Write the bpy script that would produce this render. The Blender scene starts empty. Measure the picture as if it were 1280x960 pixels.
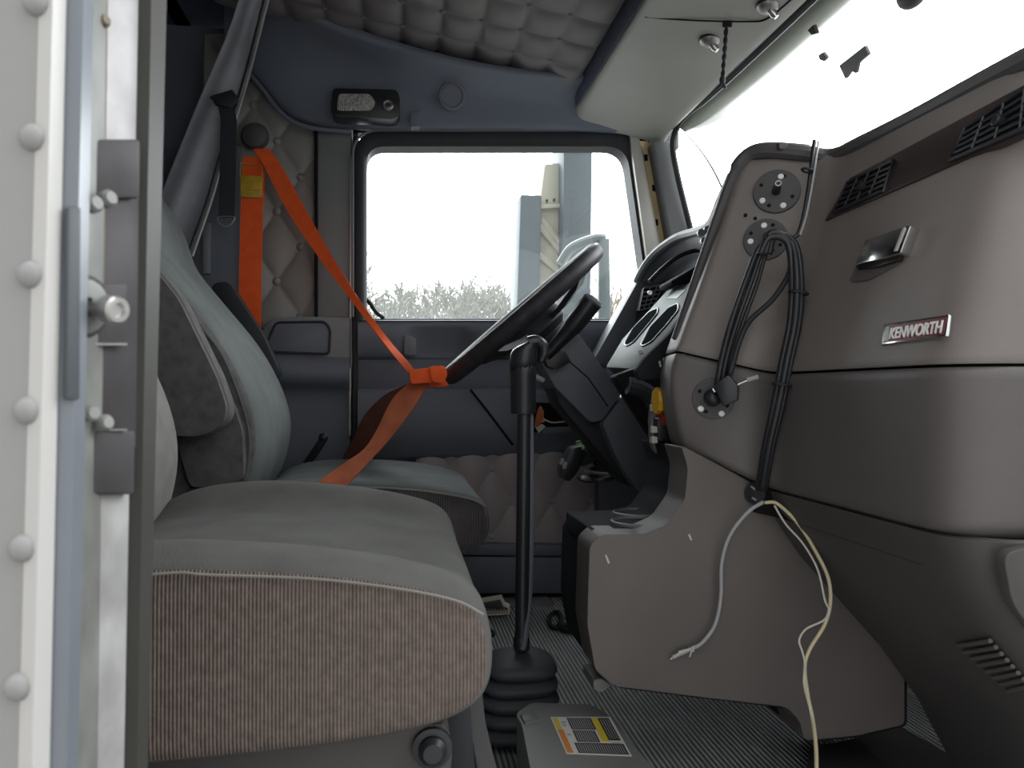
import bpy, bmesh, math, random
from mathutils import Vector as V, Matrix

# ------------------------------------------------------------------ camera, sky, exposure
SC = bpy.context.scene
COL = SC.collection
F = 960.0                      # focal length in pixels of the 1280 wide frame
YAW = math.radians(8.3)        # turned towards the front of the truck
PITCH = math.radians(0.6)
CAM = V((0.0, 0.0, 0.57))
cam = bpy.data.cameras.new('camera')
cam.sensor_width = 36.0
cam.lens = 36.0 * F / 1280.0
cam.clip_start = 0.02
cam.dof.use_dof = True
cam.dof.focus_distance = 1.5
cam.dof.aperture_fstop = 16.0
camo = bpy.data.objects.new('camera', cam)
COL.objects.link(camo)
camo.location = CAM
camo.rotation_euler = (math.pi / 2 + PITCH, 0.0, -YAW)
SC.camera = camo
SC.view_settings.view_transform = 'Standard'
SC.view_settings.look = 'None'
SC.view_settings.gamma = 1.0
SC.view_settings.exposure = 1.2
SC.view_settings.use_curve_mapping = False

wd = bpy.data.worlds.new('sky')
SC.world = wd
wd.use_nodes = True
wn = wd.node_tree
wn.nodes.clear()
wo = wn.nodes.new('ShaderNodeOutputWorld')
wb = wn.nodes.new('ShaderNodeBackground')
wt = wn.nodes.new('ShaderNodeTexCoord')
ws = wn.nodes.new('ShaderNodeSeparateXYZ')
wr = wn.nodes.new('ShaderNodeValToRGB')
wr.color_ramp.elements[0].position = 0.0
wr.color_ramp.elements[0].color = (0.085, 0.086, 0.086, 1)
wr.color_ramp.elements[1].position = 1.0
wr.color_ramp.elements[1].color = (1.0, 1.02, 1.06, 1)
wr.color_ramp.elements.new(0.5).color = (0.165, 0.168, 0.172, 1)
wd_ = wn.nodes.new('ShaderNodeVectorMath')      # overcast sky, brighter towards the hidden sun ahead on the driver's side
wd_.operation = 'DOT_PRODUCT'
wd_.inputs[1].default_value = (0.42, 0.80, 0.43)
wm = wn.nodes.new('ShaderNodeMapRange')
wm.inputs[1].default_value = -1.0
wm.inputs[2].default_value = 1.0
wn.links.new(wt.outputs['Generated'], wd_.inputs[0])
wn.links.new(wd_.outputs['Value'], wm.inputs[0])
wn.links.new(wm.outputs[0], wr.inputs[0])
wn.links.new(wr.outputs[0], wb.inputs[0])
wb.inputs[1].default_value = 5.0
wn.links.new(wb.outputs[0], wo.inputs[0])

# ------------------------------------------------------------------ helpers
Rm = camo.rotation_euler.to_matrix()


def ray(px, py):
    return Rm @ V(((px - 640.0) / F, -(py - 480.0) / F, -1.0))


def PY(px, py, y):
    d = ray(px, py)
    return CAM + d * ((y - CAM.y) / d.y)


def PX(px, py, x):
    d = ray(px, py)
    return CAM + d * ((x - CAM.x) / d.x)


def PZ(px, py, z):
    d = ray(px, py)
    return CAM + d * ((z - CAM.z) / d.z)


def PP(px, py, p0, n):
    d = ray(px, py)
    return CAM + d * ((p0 - CAM).dot(n) / d.dot(n))


def lerp(a, b, t):
    return a + (b - a) * t


def interp(tab, x):
    if x <= tab[0][0]:
        return tab[0][1]
    for (a, b), (c, d) in zip(tab, tab[1:]):
        if x <= c:
            return b + (d - b) * (x - a) / (c - a)
    return tab[-1][1]


def catmull(pts, n=6, closed=False):
    pts = [V(p) for p in pts]
    out = []
    m = len(pts)
    for i in range(m if closed else m - 1):
        if closed:
            p0, p1, p2, p3 = (pts[(i + k) % m] for k in (-1, 0, 1, 2))
        else:
            p1, p2 = pts[i], pts[i + 1]
            p0 = pts[i - 1] if i > 0 else p1 * 2 - p2
            p3 = pts[i + 2] if i + 2 < m else p2 * 2 - p1
        for k in range(n):
            t = k / n
            out.append(0.5 * ((2 * p1) + (p2 - p0) * t + (2 * p0 - 5 * p1 + 4 * p2 - p3) * t * t
                              + (3 * p1 - p0 - 3 * p2 + p3) * t ** 3))
    if not closed:
        out.append(pts[-1])
    return out


def round_poly(pts, radii, n=5):
    """rounds the inner corners of an open polyline"""
    out = []
    for i, p in enumerate(pts):
        r = radii[i]
        if r <= 0 or i == 0 or i == len(pts) - 1:
            out.append(V(p))
            continue
        a = (pts[i - 1] - p)
        b = (pts[i + 1] - p)
        p0 = p + a.normalized() * min(r, a.length * .49)
        p2 = p + b.normalized() * min(r, b.length * .49)
        for k in range(n + 1):
            t = k / n
            out.append(p0 * (1 - t) ** 2 + p * 2 * t * (1 - t) + p2 * t * t)
    return out


def round_loop(pts, r, n=5):
    out = []
    m = len(pts)
    for i in range(m):
        p = V(pts[i])
        rr = r[i] if isinstance(r, (list, tuple)) else r
        a = V(pts[i - 1]) - p
        b = V(pts[(i + 1) % m]) - p
        if rr <= 0:
            out.append(p)
            continue
        p0 = p + a.normalized() * min(rr, a.length * .48)
        p2 = p + b.normalized() * min(rr, b.length * .48)
        for k in range(n + 1):
            t = k / n
            out.append(p0 * (1 - t) ** 2 + p * 2 * t * (1 - t) + p2 * t * t)
    return out


def px_round(pts, r=8, n=4):
    return [(p.x, p.y) for p in round_loop([V((a, b, 0)) for a, b in pts], r, n)]


ORG = {}


def props(o, label=None, cat=None, group=None, kind=None):
    if label:
        o['label'] = label
    if cat:
        o['category'] = cat
    if group:
        o['group'] = group
    if kind:
        o['kind'] = kind
    return o


def thing(name, loc, label, cat, group=None, kind=None):
    o = bpy.data.objects.new(name, None)
    o.empty_display_size = 0.05
    COL.objects.link(o)
    o.location = loc
    ORG[o.name] = V(loc)
    return props(o, label, cat, group, kind)


def ob(name, bm, m, parent=None, smooth=True, angle=35, sub=0, solid=None, label=None, recalc=True):
    if recalc:
        bmesh.ops.recalc_face_normals(bm, faces=bm.faces)
    if parent is not None:
        org = ORG[parent.name]
    else:
        xs = [v.co for v in bm.verts]
        org = V(((min(c.x for c in xs) + max(c.x for c in xs)) / 2,
                 (min(c.y for c in xs) + max(c.y for c in xs)) / 2, min(c.z for c in xs)))
    bmesh.ops.translate(bm, verts=bm.verts, vec=-org)
    me = bpy.data.meshes.new(name)
    bm.to_mesh(me)
    bm.free()
    for mm in (m if isinstance(m, (list, tuple)) else [m]):
        me.materials.append(mm)
    if smooth:
        for p in me.polygons:
            p.use_smooth = True
        if sub == 0 and angle < 180:
            me.set_sharp_from_angle(angle=math.radians(angle))
    o = bpy.data.objects.new(name, me)
    COL.objects.link(o)
    if parent is not None:
        o.parent = parent
    else:
        o.location = org
    ORG[o.name] = org
    if solid:
        md = o.modifiers.new('thick', 'SOLIDIFY')
        md.thickness = solid
        md.offset = -1
    if sub:
        md = o.modifiers.new('smooth', 'SUBSURF')
        md.levels = sub
        md.render_levels = sub
    if label:
        o['label'] = label
    return o


def B():
    return bmesh.new()


def add_prism(bm, pts, vec, bevel=0.0, seg=2):
    vs = [bm.verts.new(p) for p in pts]
    f = bm.faces.new(vs)
    r = bmesh.ops.extrude_face_region(bm, geom=[f])
    nv = [g for g in r['geom'] if isinstance(g, bmesh.types.BMVert)]
    bmesh.ops.translate(bm, verts=nv, vec=V(vec))
    if bevel > 0:
        es = set()
        for v in vs + nv:
            es.update(v.link_edges)
        bmesh.ops.bevel(bm, geom=list(es), offset=bevel, segments=seg, profile=0.5, affect='EDGES', clamp_overlap=True)
    return bm


def add_slab(bm, pix, y0, y1, bevel=0.0, seg=2):
    """outline read at depth y0 and carried straight across the cab to y1"""
    return add_prism(bm, [PY(a, b, y0) for a, b in pix], V((0, y1 - y0, 0)), bevel, seg)


def add_box(bm, lo, hi, bevel=0.0, seg=2):
    x0, y0, z0 = lo
    x1, y1, z1 = hi
    return add_prism(bm, [V((x0, y0, z0)), V((x1, y0, z0)), V((x1, y1, z0)), V((x0, y1, z0))], V((0, 0, z1 - z0)), bevel, seg)


def add_tube(bm, pts, r, n=8, closed=False, cap=True):
    pts = [V(p) for p in pts]
    m = len(pts)
    rings = []
    prev = None
    for i, p in enumerate(pts):
        a = pts[i - 1] if (i > 0 or closed) else p
        b = pts[(i + 1) % m] if (i < m - 1 or closed) else p
        t = (b - a).normalized()
        if prev is None:
            u = t.orthogonal().normalized()
        else:
            u = (prev - t * prev.dot(t))
            u = u.normalized() if u.length > 1e-6 else t.orthogonal().normalized()
        prev = u
        w = t.cross(u)
        rr = r[i] if isinstance(r, (list, tuple)) else r
        rings.append([bm.verts.new(p + (u * math.cos(2 * math.pi * k / n) + w * math.sin(2 * math.pi * k / n)) * rr) for k in range(n)])
    for i in range(m if closed else m - 1):
        A, C = rings[i], rings[(i + 1) % m]
        off = 0
        if closed and i == m - 1:
            off = min(range(n), key=lambda s: sum((A[k].co - C[(k + s) % n].co).length for k in range(n)))
        for k in range(n):
            bm.faces.new((A[k], A[(k + 1) % n], C[(k + 1 + off) % n], C[(k + off) % n]))
    if cap and not closed:
        bm.faces.new(rings[0][::-1])
        bm.faces.new(rings[-1])
    return bm


def add_lathe(bm, prof, o, axis, n=24):
    o = V(o)
    ax = V(axis).normalized()
    u = ax.orthogonal().normalized()
    w = ax.cross(u)
    rings = []
    for r, h in prof:
        if r < 1e-6:
            rings.append([bm.verts.new(o + ax * h)])
        else:
            rings.append([bm.verts.new(o + ax * h + (u * math.cos(2 * math.pi * k / n) + w * math.sin(2 * math.pi * k / n)) * r) for k in range(n)])
    for A, C in zip(rings, rings[1:]):
        for k in range(n):
            k2 = (k + 1) % n
            if len(A) == 1 and len(C) == 1:
                continue
            if len(A) == 1:
                bm.faces.new((A[0], C[k2], C[k]))
            elif len(C) == 1:
                bm.faces.new((A[k], A[k2], C[0]))
            else:
                bm.faces.new((A[k], A[k2], C[k2], C[k]))
    return bm


def add_loft(bm, rows, closed=False, capends=False):
    g = [[bm.verts.new(p) for p in r] for r in rows]
    n = len(rows[0])
    for A, C in zip(g, g[1:]):
        for k in range(n if closed else n - 1):
            k2 = (k + 1) % n
            bm.faces.new((A[k], A[k2], C[k2], C[k]))
    if capends:
        bm.faces.new(g[0][::-1])
        bm.faces.new(g[-1])
    return g


def add_ribbon(bm, ctr, wid, th=0.0015):
    """a webbing strap: centre points, half-width vectors"""
    rows = []
    m = len(ctr)
    for i in range(m):
        t = (ctr[min(i + 1, m - 1)] - ctr[max(i - 1, 0)]).normalized()
        nn = t.cross(wid[i]).normalized() * th
        rows.append([ctr[i] - wid[i] - nn, ctr[i] + wid[i] - nn, ctr[i] + wid[i] + nn, ctr[i] - wid[i] + nn])
    add_loft(bm, rows, closed=True, capends=True)
    return bm


def add_sphere(bm, c, r, sx=(1, 1, 1), seg=12):
    M = Matrix.Translation(c) @ Matrix.Diagonal((r * sx[0], r * sx[1], r * sx[2], 1))
    bmesh.ops.create_uvsphere(bm, u_segments=seg, v_segments=max(6, seg * 2 // 3), radius=1, matrix=M)
    return bm


# ------------------------------------------------------------------ materials
def srgb(r, g, b):
    f = lambda c: ((c / 255) / 12.92) if c / 255 <= .04045 else (((c / 255) + .055) / 1.055) ** 2.4
    return (f(r), f(g), f(b), 1)


def mat(name, col, rough=.6, metal=0.0, spec=.5, var=.12, vscale=8.0, bump=0.0, bscale=200.0, ribs=None, coat=0.0, trans=0.0):
    """procedural material: base colour with soft wear, fine grain bump, optional ribs = (axis, pitch m, depth, colour swing)"""
    m = bpy.data.materials.new(name)
    m.use_nodes = True
    nt = m.node_tree
    bs = nt.nodes['Principled BSDF']
    bs.inputs['Roughness'].default_value = rough
    bs.inputs['Metallic'].default_value = metal
    bs.inputs['Specular IOR Level'].default_value = spec
    if coat:
        bs.inputs['Coat Weight'].default_value = coat
    tc = nt.nodes.new('ShaderNodeTexCoord')
    nz = nt.nodes.new('ShaderNodeTexNoise')
    nz.inputs['Scale'].default_value = vscale
    nz.inputs['Detail'].default_value = 6
    nt.links.new(tc.outputs['Object'], nz.inputs['Vector'])
    rp = nt.nodes.new('ShaderNodeValToRGB')
    c = V(col[:3])
    a, b = c * (1 - var), c * (1 + var)
    rp.color_ramp.elements[0].position = .3
    rp.color_ramp.elements[0].color = (a.x, a.y, a.z, 1)
    rp.color_ramp.elements[1].position = .7
    rp.color_ramp.elements[1].color = (b.x, b.y, b.z, 1)
    nt.links.new(nz.outputs['Fac'], rp.inputs[0])
    colout = rp.outputs[0]
    height = None
    if ribs:
        ax, pitch, dep, swing = ribs
        wv = nt.nodes.new('ShaderNodeTexWave')
        wv.wave_type = 'BANDS'
        wv.bands_direction = ax
        wv.inputs['Scale'].default_value = 2 * math.pi / (20 * pitch) if False else 0.314159 / pitch
        wv.inputs['Distortion'].default_value = .25
        wv.inputs['Detail'].default_value = 1
        wv.inputs['Detail Scale'].default_value = 3
        nt.links.new(tc.outputs['Object'], wv.inputs['Vector'])
        mx = nt.nodes.new('ShaderNodeMix')
        mx.data_type = 'RGBA'
        mx.blend_type = 'MULTIPLY'
        mx.inputs[0].default_value = swing
        nt.links.new(colout, mx.inputs[6])
        nt.links.new(wv.outputs['Color'], mx.inputs[7])
        colout = mx.outputs[2]
        bp = nt.nodes.new('ShaderNodeBump')
        bp.inputs['Strength'].default_value = .7
        bp.inputs['Distance'].default_value = dep
        nt.links.new(wv.outputs['Fac'], bp.inputs['Height'])
        height = bp
    if bump > 0:
        n2 = nt.nodes.new('ShaderNodeTexNoise')
        n2.inputs['Scale'].default_value = bscale
        n2.inputs['Detail'].default_value = 3
        nt.links.new(tc.outputs['Object'], n2.inputs['Vector'])
        b2 = nt.nodes.new('ShaderNodeBump')
        b2.inputs['Strength'].default_value = .5
        b2.inputs['Distance'].default_value = bump
        nt.links.new(n2.outputs['Fac'], b2.inputs['Height'])
        if height:
            nt.links.new(height.outputs[0], b2.inputs['Normal'])
        height = b2
    if height:
        nt.links.new(height.outputs[0], bs.inputs['Normal'])
    nt.links.new(colout, bs.inputs['Base Color'])
    if trans:
        out = nt.nodes['Material Output']
        tl = nt.nodes.new('ShaderNodeBsdfTranslucent')
        nt.links.new(colout, tl.inputs['Color'])
        ms = nt.nodes.new('ShaderNodeMixShader')
        ms.inputs[0].default_value = trans
        nt.links.new(bs.outputs[0], ms.inputs[1])
        nt.links.new(tl.outputs[0], ms.inputs[2])
        nt.links.new(ms.outputs[0], out.inputs['Surface'])
    return m


def glass_mat(name, tint=(.97, .99, .98), gloss=.05, haze=.0):
    m = bpy.data.materials.new(name)
    m.use_nodes = True
    nt = m.node_tree
    nt.nodes.remove(nt.nodes['Principled BSDF'])
    out = nt.nodes['Material Output']
    tr = nt.nodes.new('ShaderNodeBsdfTransparent')
    tr.inputs[0].default_value = (*tint, 1)
    gl = nt.nodes.new('ShaderNodeBsdfGlossy')
    gl.inputs['Roughness'].default_value = .02
    ms = nt.nodes.new('ShaderNodeMixShader')
    ms.inputs[0].default_value = gloss
    nt.links.new(tr.outputs[0], ms.inputs[1])
    nt.links.new(gl.outputs[0], ms.inputs[2])
    last = ms
    if haze:
        tl = nt.nodes.new('ShaderNodeBsdfTranslucent')
        nz = nt.nodes.new('ShaderNodeTexNoise')
        nz.inputs['Scale'].default_value = 3
        rp = nt.nodes.new('ShaderNodeMath')
        rp.operation = 'MULTIPLY'
        rp.inputs[1].default_value = haze * 2
        nt.links.new(nz.outputs['Fac'], rp.inputs[0])
        m2 = nt.nodes.new('ShaderNodeMixShader')
        nt.links.new(rp.outputs[0], m2.inputs[0])
        nt.links.new(ms.outputs[0], m2.inputs[1])
        nt.links.new(tl.outputs[0], m2.inputs[2])
        last = m2
    nt.links.new(last.outputs[0], out.inputs['Surface'])
    return m


M = {}
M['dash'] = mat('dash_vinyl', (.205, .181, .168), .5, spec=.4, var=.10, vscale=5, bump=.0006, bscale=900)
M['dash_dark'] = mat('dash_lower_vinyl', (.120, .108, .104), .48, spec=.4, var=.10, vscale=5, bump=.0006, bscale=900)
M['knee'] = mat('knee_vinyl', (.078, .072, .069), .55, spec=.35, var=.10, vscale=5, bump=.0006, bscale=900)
M['pad'] = mat('dash_pad', (.085, .080, .080), .55, spec=.4, var=.08, vscale=5, bump=.0005, bscale=900)
M['velour'] = mat('seat_velour', (.112, .111, .104), .95, spec=.1, var=.16, vscale=14, bump=.001, bscale=500)
M['cord'] = mat('seat_corduroy', (.185, .148, .128), .95, spec=.1, var=.20, vscale=110, bump=.0016, bscale=300, ribs=('X', .0029, .0012, .40))
M['velour_blue'] = mat('driver_velour', (.125, .135, .132), .95, spec=.1, var=.14, vscale=12, bump=.001, bscale=420)
M['cord_dark'] = mat('driver_corduroy', (.115, .105, .104), .95, spec=.1, var=.2, vscale=30, bump=.001, bscale=400, ribs=('X', .0045, .0014, .5))
M['cord_lite'] = mat('passenger_back_fabric', (.21, .20, .19), .95, spec=.1, var=.12, vscale=30, bump=.0009, bscale=500)
M['screw_white'] = mat('bright_screw', (.85, .85, .83), .35, var=.03)
M['tray'] = mat('cup_tray', (.02, .021, .024), .75, spec=.08)
M['console_side'] = mat('console_vinyl', (.118, .104, .097), .5, spec=.4, var=.12, vscale=5, bump=.0006, bscale=900)
M['boot'] = mat('boot_rubber', (.055, .060, .068), .6, spec=.35, var=.15, vscale=20)
M['slot'] = mat('slot_shade', (.062, .068, .076), .5, spec=.3, var=.15)
M['charcoal'] = mat('charcoal_fabric', (.115, .108, .108), .95, spec=.1, var=.2, vscale=60, bump=.001, bscale=400)
M['piping'] = mat('piping_thread', (.24, .225, .205), .9, spec=.1)
M['blue_vinyl'] = mat('blue_grey_vinyl', (.14, .156, .186), .5, spec=.4, var=.08, vscale=4, bump=.0005, bscale=900)
M['pillar'] = mat('pillar_trim', (.20, .208, .213), .5, spec=.4, var=.06, vscale=4, bump=.0005, bscale=900)
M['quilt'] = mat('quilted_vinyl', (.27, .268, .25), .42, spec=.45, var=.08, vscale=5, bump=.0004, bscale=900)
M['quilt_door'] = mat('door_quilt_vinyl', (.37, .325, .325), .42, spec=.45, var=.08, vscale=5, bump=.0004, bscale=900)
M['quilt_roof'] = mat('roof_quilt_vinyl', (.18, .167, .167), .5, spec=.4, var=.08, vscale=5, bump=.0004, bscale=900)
M['console'] = mat('overhead_plastic', (.40, .41, .37), .42, spec=.5, var=.07, vscale=5)
M['header'] = mat('header_trim', (.155, .176, .218), .55, spec=.35, var=.06, vscale=3, bump=.0005, bscale=700)
M['black'] = mat('black_plastic', (.018, .019, .022), .38, spec=.5, var=.15, vscale=20)
M['black_soft'] = mat('black_rubber', (.022, .024, .028), .6, spec=.4, var=.15, vscale=20)
M['column'] = mat('column_plastic', (.12, .126, .145), .5, spec=.5, var=.08, vscale=8, bump=.0003, bscale=900)
M['wheel'] = mat('wheel_leather', (.034, .032, .036), .55, spec=.28, var=.35, vscale=40, bump=.0006, bscale=300)
M['void'] = mat('dark_recess', (.008, .008, .010), .8, spec=.2)
M['sleeper'] = mat('sleeper_lining', (.065, .075, .11), .8, spec=.2, var=.2, vscale=3)
M['curtain'] = mat('curtain_vinyl', (.33, .34, .37), .55, spec=.35, var=.15, vscale=8)
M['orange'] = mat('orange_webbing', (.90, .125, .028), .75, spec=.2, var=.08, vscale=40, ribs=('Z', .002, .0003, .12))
M['orange_dark'] = mat('brownish_orange_webbing', (.40, .115, .055), .8, spec=.2, var=.2, vscale=20)  # darker and browner than the main webbing
M['orange_shade'] = mat('shaded_webbing', (.16, .062, .045), .8, spec=.2, var=.2, vscale=20)  # back portion of the belt, its shadow put into the brown
M['yellow'] = mat('yellow_tag', (.55, .36, .03), .5, var=.2, vscale=40)
M['knob_yellow'] = mat('yellow_knob', (.75, .42, .01), .35, var=.05)
M['knob_red'] = mat('red_knob', (.45, .02, .01), .35, var=.05)
M['chrome'] = mat('chrome', (.62, .63, .62), .16, metal=1.0, var=.05)
M['steel'] = mat('dull_steel', (.42, .41, .39), .38, metal=.9, var=.2, vscale=60)
M['paint'] = mat('white_cab_paint', (.235, .233, .226), .4, spec=.5, var=.03, vscale=6)
M['paint_bright'] = mat('white_edge_paint', (.42, .41, .39), .4, spec=.5, var=.04, vscale=6)
M['jamb_blue'] = mat('jamb_rubber_film', (.15, .165, .185), .35, spec=.5, var=.18, vscale=6)
M['jamb_grey'] = mat('jamb_paint', (.16, .164, .152), .45, spec=.5, var=.30, vscale=30)
M['jamb_white'] = mat('jamb_plate_paint', (.29, .283, .278), .45, spec=.5, var=.30, vscale=30)
M['jamb_dark'] = mat('greasy_latch_plate', (.048, .044, .045), .6, spec=.25, var=.35, vscale=22)
M['jamb_edge'] = mat('jamb_seal', (.045, .044, .039), .6, spec=.2, var=.1, vscale=10)
M['rust'] = mat('rust_stain', (.16, .13, .09), .7, var=.3, vscale=40)
M['floor'] = mat('ribbed_rubber', (.50, .515, .51), .5, spec=.45, var=.18, vscale=9, ribs=('X', .0085, .004, .8))
M['greybox'] = mat('grey_plastic', (.155, .158, .148), .5, var=.08, vscale=9)
M['label_w'] = mat('label_white', (.62, .60, .55), .5, var=.05)
M['label_k'] = mat('label_black', (.02, .02, .024), .45, var=.1)
M['label_y'] = mat('label_yellow', (.62, .48, .03), .5, var=.05)
M['label_o'] = mat('label_orange', (.62, .21, .03), .5, var=.05)
M['paper'] = mat('crumpled_paper', (.78, .74, .64), .85, var=.1, vscale=50)
M['red_badge'] = mat('red_enamel', (.14, .008, .012), .3, spec=.5, var=.05)
M['wood'] = mat('dark_woodgrain', (.040, .026, .026), .35, spec=.5, var=.3, vscale=14)
M['cluster'] = mat('cluster_plastic', (.085, .097, .095), .6, spec=.2, var=.05)
M['lens'] = mat('gauge_lens', (.02, .024, .027), .8, spec=0.0, var=.05)
M['screen'] = mat('pale_display', (.30, .33, .32), .5, var=.04)
M['wire_w'] = mat('white_wire', (.60, .57, .50), .5, var=.06)
M['wire_y'] = mat('cream_wire', (.62, .54, .34), .5, var=.06)
M['wire_g'] = mat('grey_wire', (.34, .34, .34), .5, var=.06)
M['wire_o'] = mat('orange_wire', (.70, .22, .10), .5, var=.1)
M['wire_green'] = mat('green_wire', (.22, .45, .12), .5, var=.1)
M['yellow_metal'] = mat('primer_metal', (.62, .49, .26), .5, var=.1, vscale=10)
M['alu'] = mat('ribbed_aluminium', (.52, .51, .47), .4, metal=.3, var=.1)
M['visor'] = mat('tinted_visor', (.21, .24, .19), .4, var=.05, trans=.03)
M['lamp'] = mat('prismatic_lens', (.50, .50, .46), .25, var=.5, vscale=160, ribs=('X', .005, .001, .5))
M['trunk'] = mat('bare_branch', (.30, .30, .275), .9, var=.2)  # distant haze put into the pale grey colour
M['trailer'] = mat('beige_trailer_paint', (.42, .40, .32), .6, var=.06, vscale=2)
M['trailer_dark'] = mat('blue_grey_steel', (.065, .085, .10), .6, var=.12, vscale=2)
M['bark'] = mat('pale_bark', (.33, .28, .22), .9, var=.25, vscale=5)
M['ground'] = mat('gravel', (.17, .165, .155), .95, var=.25, vscale=3)
M['bracket'] = mat('weathered_bracket', (.16, .19, .185), .5, var=.06)
M['glass'] = glass_mat('side_glass', (.96, .985, .975), .03, .008)
M['windshield'] = glass_mat('windshield_glass', (.97, .985, .975), .03)


def quilt_rows(o, U, W, N, pu, pv, depth, res=.008, ou=0, ov=0, biscuit=False):
    """diamond tufted sheet: buttons sit where the two crease families cross"""
    lu, lv = U.length, W.length
    nu, nv = int(lu / res), int(lv / res)
    u1, w1 = U.normalized(), W.normalized()
    rows = []
    for j in range(nv + 1):
        r = []
        for i in range(nu + 1):
            u, v = lu * i / nu, lv * j / nv
            a = (u - ou) / pu + (v - ov) / pv
            b = (u - ou) / pu - (v - ov) / pv
            if biscuit:
                a, b = (u - ou) / pu, (v - ov) / pv
            sa, sb = abs(math.sin(math.pi * a)), abs(math.sin(math.pi * b))
            h = (sa * sb) ** .42
            r.append(o + u1 * u + w1 * v + N * (depth * h))
        rows.append(r)
    return rows


def quilt_buttons(o, U, W, N, pu, pv, ou=0, ov=0, biscuit=False):
    if biscuit:
        pu, pv = pu * 2, pv * 2
    lu, lv = U.length, W.length
    u1, w1 = U.normalized(), W.normalized()
    out = []
    for i in range(-20, 40):
        for j in range(-20, 40):
            if (i + j) % 2 and not biscuit:
                continue
            u, v = ou + i * pu / 2, ov + j * pv / 2
            if 0 < u < lu and 0 < v < lv:
                out.append(o + u1 * u + w1 * v)
    return out


def make_buttons(pts, N, r, m, parent):
    first = None
    for p in pts:
        if first is None:
            bm = B()
            add_lathe(bm, [(r, 0), (r * 1.05, r * .35), (r * .8, r * .75), (r * .4, r * .95), (0, r)], p, N, 12)
            first = ob('button', bm, m, parent)
            base = p
        else:
            c = first.copy()
            COL.objects.link(c)
            c.parent = parent
            c.location = p - base


# ================================================================== SETTING
# ---- ground outside
bm = B()
add_box(bm, (-60, -40, -1.35), (60, 120, -1.25))
props(ob('ground', bm, M['ground']), 'pale gravel yard surrounding the parked truck', 'ground', kind='structure')

# ---- floor
bm = B()
add_box(bm, (-1.5, .40, -.06), (1.05, 2.20, 0))
props(ob('floor', bm, M['floor']), 'black ribbed rubber cab floor below the dashboard and seats', 'floor', kind='structure')

# ---- rear sleeper shell (walls, roof) closes the cab behind the seats
wr_ = thing('wall_rear', (-1.45, 1.2, 0), 'dark blue sleeper compartment lining behind the seats', 'wall', kind='structure')
bm = B(); add_box(bm, (-1.50, .33, -.05), (-1.44, 2.30, 2.0)); ob('back_panel', bm, M['sleeper'], wr_)
bm = B(); add_box(bm, (-1.50, 2.26, -.05), (-.62, 2.30, 2.0)); ob('side_panel', bm, M['sleeper'], wr_)
bm = B()
rows = [[V((-1.0, 2.24, z)), V((-.9, 2.25, z)), V((-.8, 2.24, z)), V((-.7, 2.25, z))] for z in (.2, .8, 1.3, 1.95)]
add_loft(bm, rows); ob('lining', bm, M['sleeper'], wr_, solid=.01)

# ---- ceiling
ce = thing('ceiling', (0, 1.2, 1.5), 'tufted grey vinyl headliner with dark side header and overhead console', 'ceiling', kind='structure')
bm = B()
add_box(bm, (-1.5, .33, 1.98), (-.55, 2.30, 2.02))
add_box(bm, (-.60, .33, 1.56), (.50, 2.30, 1.60))
add_box(bm, (-.60, .33, 1.56), (-.56, 2.30, 2.0))
add_box(bm, (.46, .33, 1.42), (.80, 2.30, 1.45))
add_box(bm, (.48, .33, 1.42), (.52, 2.30, 1.60))
ob('roof_shell', bm, M['sleeper'], ce)
zc = lambda x: 1.385 - .164 * (x - .40)
o = V((-.50, .45, zc(-.50)))
U = V((.455, .45, zc(.455))) - o
W = V((0, 1.48, 0))
N = U.cross(W).normalized() * -1
if N.z > 0:
    N = -N
bm = B()
add_loft(bm, quilt_rows(o, U, W, N, .092, .115, .017, .0065, .05, 1.40, True))
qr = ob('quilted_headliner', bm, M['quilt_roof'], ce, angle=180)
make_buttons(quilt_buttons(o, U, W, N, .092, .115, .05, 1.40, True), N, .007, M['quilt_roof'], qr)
# dark side header between the tufted roof and the door
cols = [280, 316, 330, 348, 370, 400, 440, 500, 560, 620, 680, 712, 745, 775, 800]
bot = {280: 60, 316: 95, 330: 112, 348: 135, 370: 152, 400: 160, 440: 163, 500: 164, 560: 164, 620: 164, 680: 164, 712: 165, 745: 166, 775: 168, 800: 172}
top = {280: -25, 316: -10, 330: -5, 348: 0, 370: 12, 400: 27, 440: 44, 500: 62, 560: 77, 620: 88, 680: 95, 712: 97, 745: 97, 775: 97, 800: 97}
rows = []
for t, yy, dz in ((0, 2.105, 0), (0.0, 2.07, 0), (.12, 2.05, 0), (.45, 2.03, 0), (.75, 1.98, 0), (.93, 1.92, 0), (1.0, 1.885, 0), (1.08, 1.90, 0)):
    rows.append([PY(c, lerp(bot[c], top[c], t), yy) for c in cols])
bm = B(); add_loft(bm, rows)
ob('side_header', bm, M['header'], ce, angle=180, sub=1)
# dark piping lip under the header, over the pillar
bm = B(); add_tube(bm, catmull([PY(a, b, 2.065) for a, b in ((300, 78), (316, 97), (332, 116), (348, 137), (368, 153), (396, 161), (440, 165))], 5), .006)
ob('header_lip', bm, M['header'], ce)
bm = B(); add_lathe(bm, [(0, 0), (.034, 0), (.036, .003), (.034, .006), (.028, .007), (.026, .004), (0, .004)], PY(565, 120, 2.0), (0, -1, -.3), 28)
ob('speaker_disc', bm, M['blue_vinyl'], ce, label='round dark speaker disc')
bm = B(); add_slab(bm, px_round([(513, 139), (525, 139), (525, 158), (513, 158)], 2), 2.015, 2.05, .002); ob('coat_hook', bm, M['header'], ce)

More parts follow.
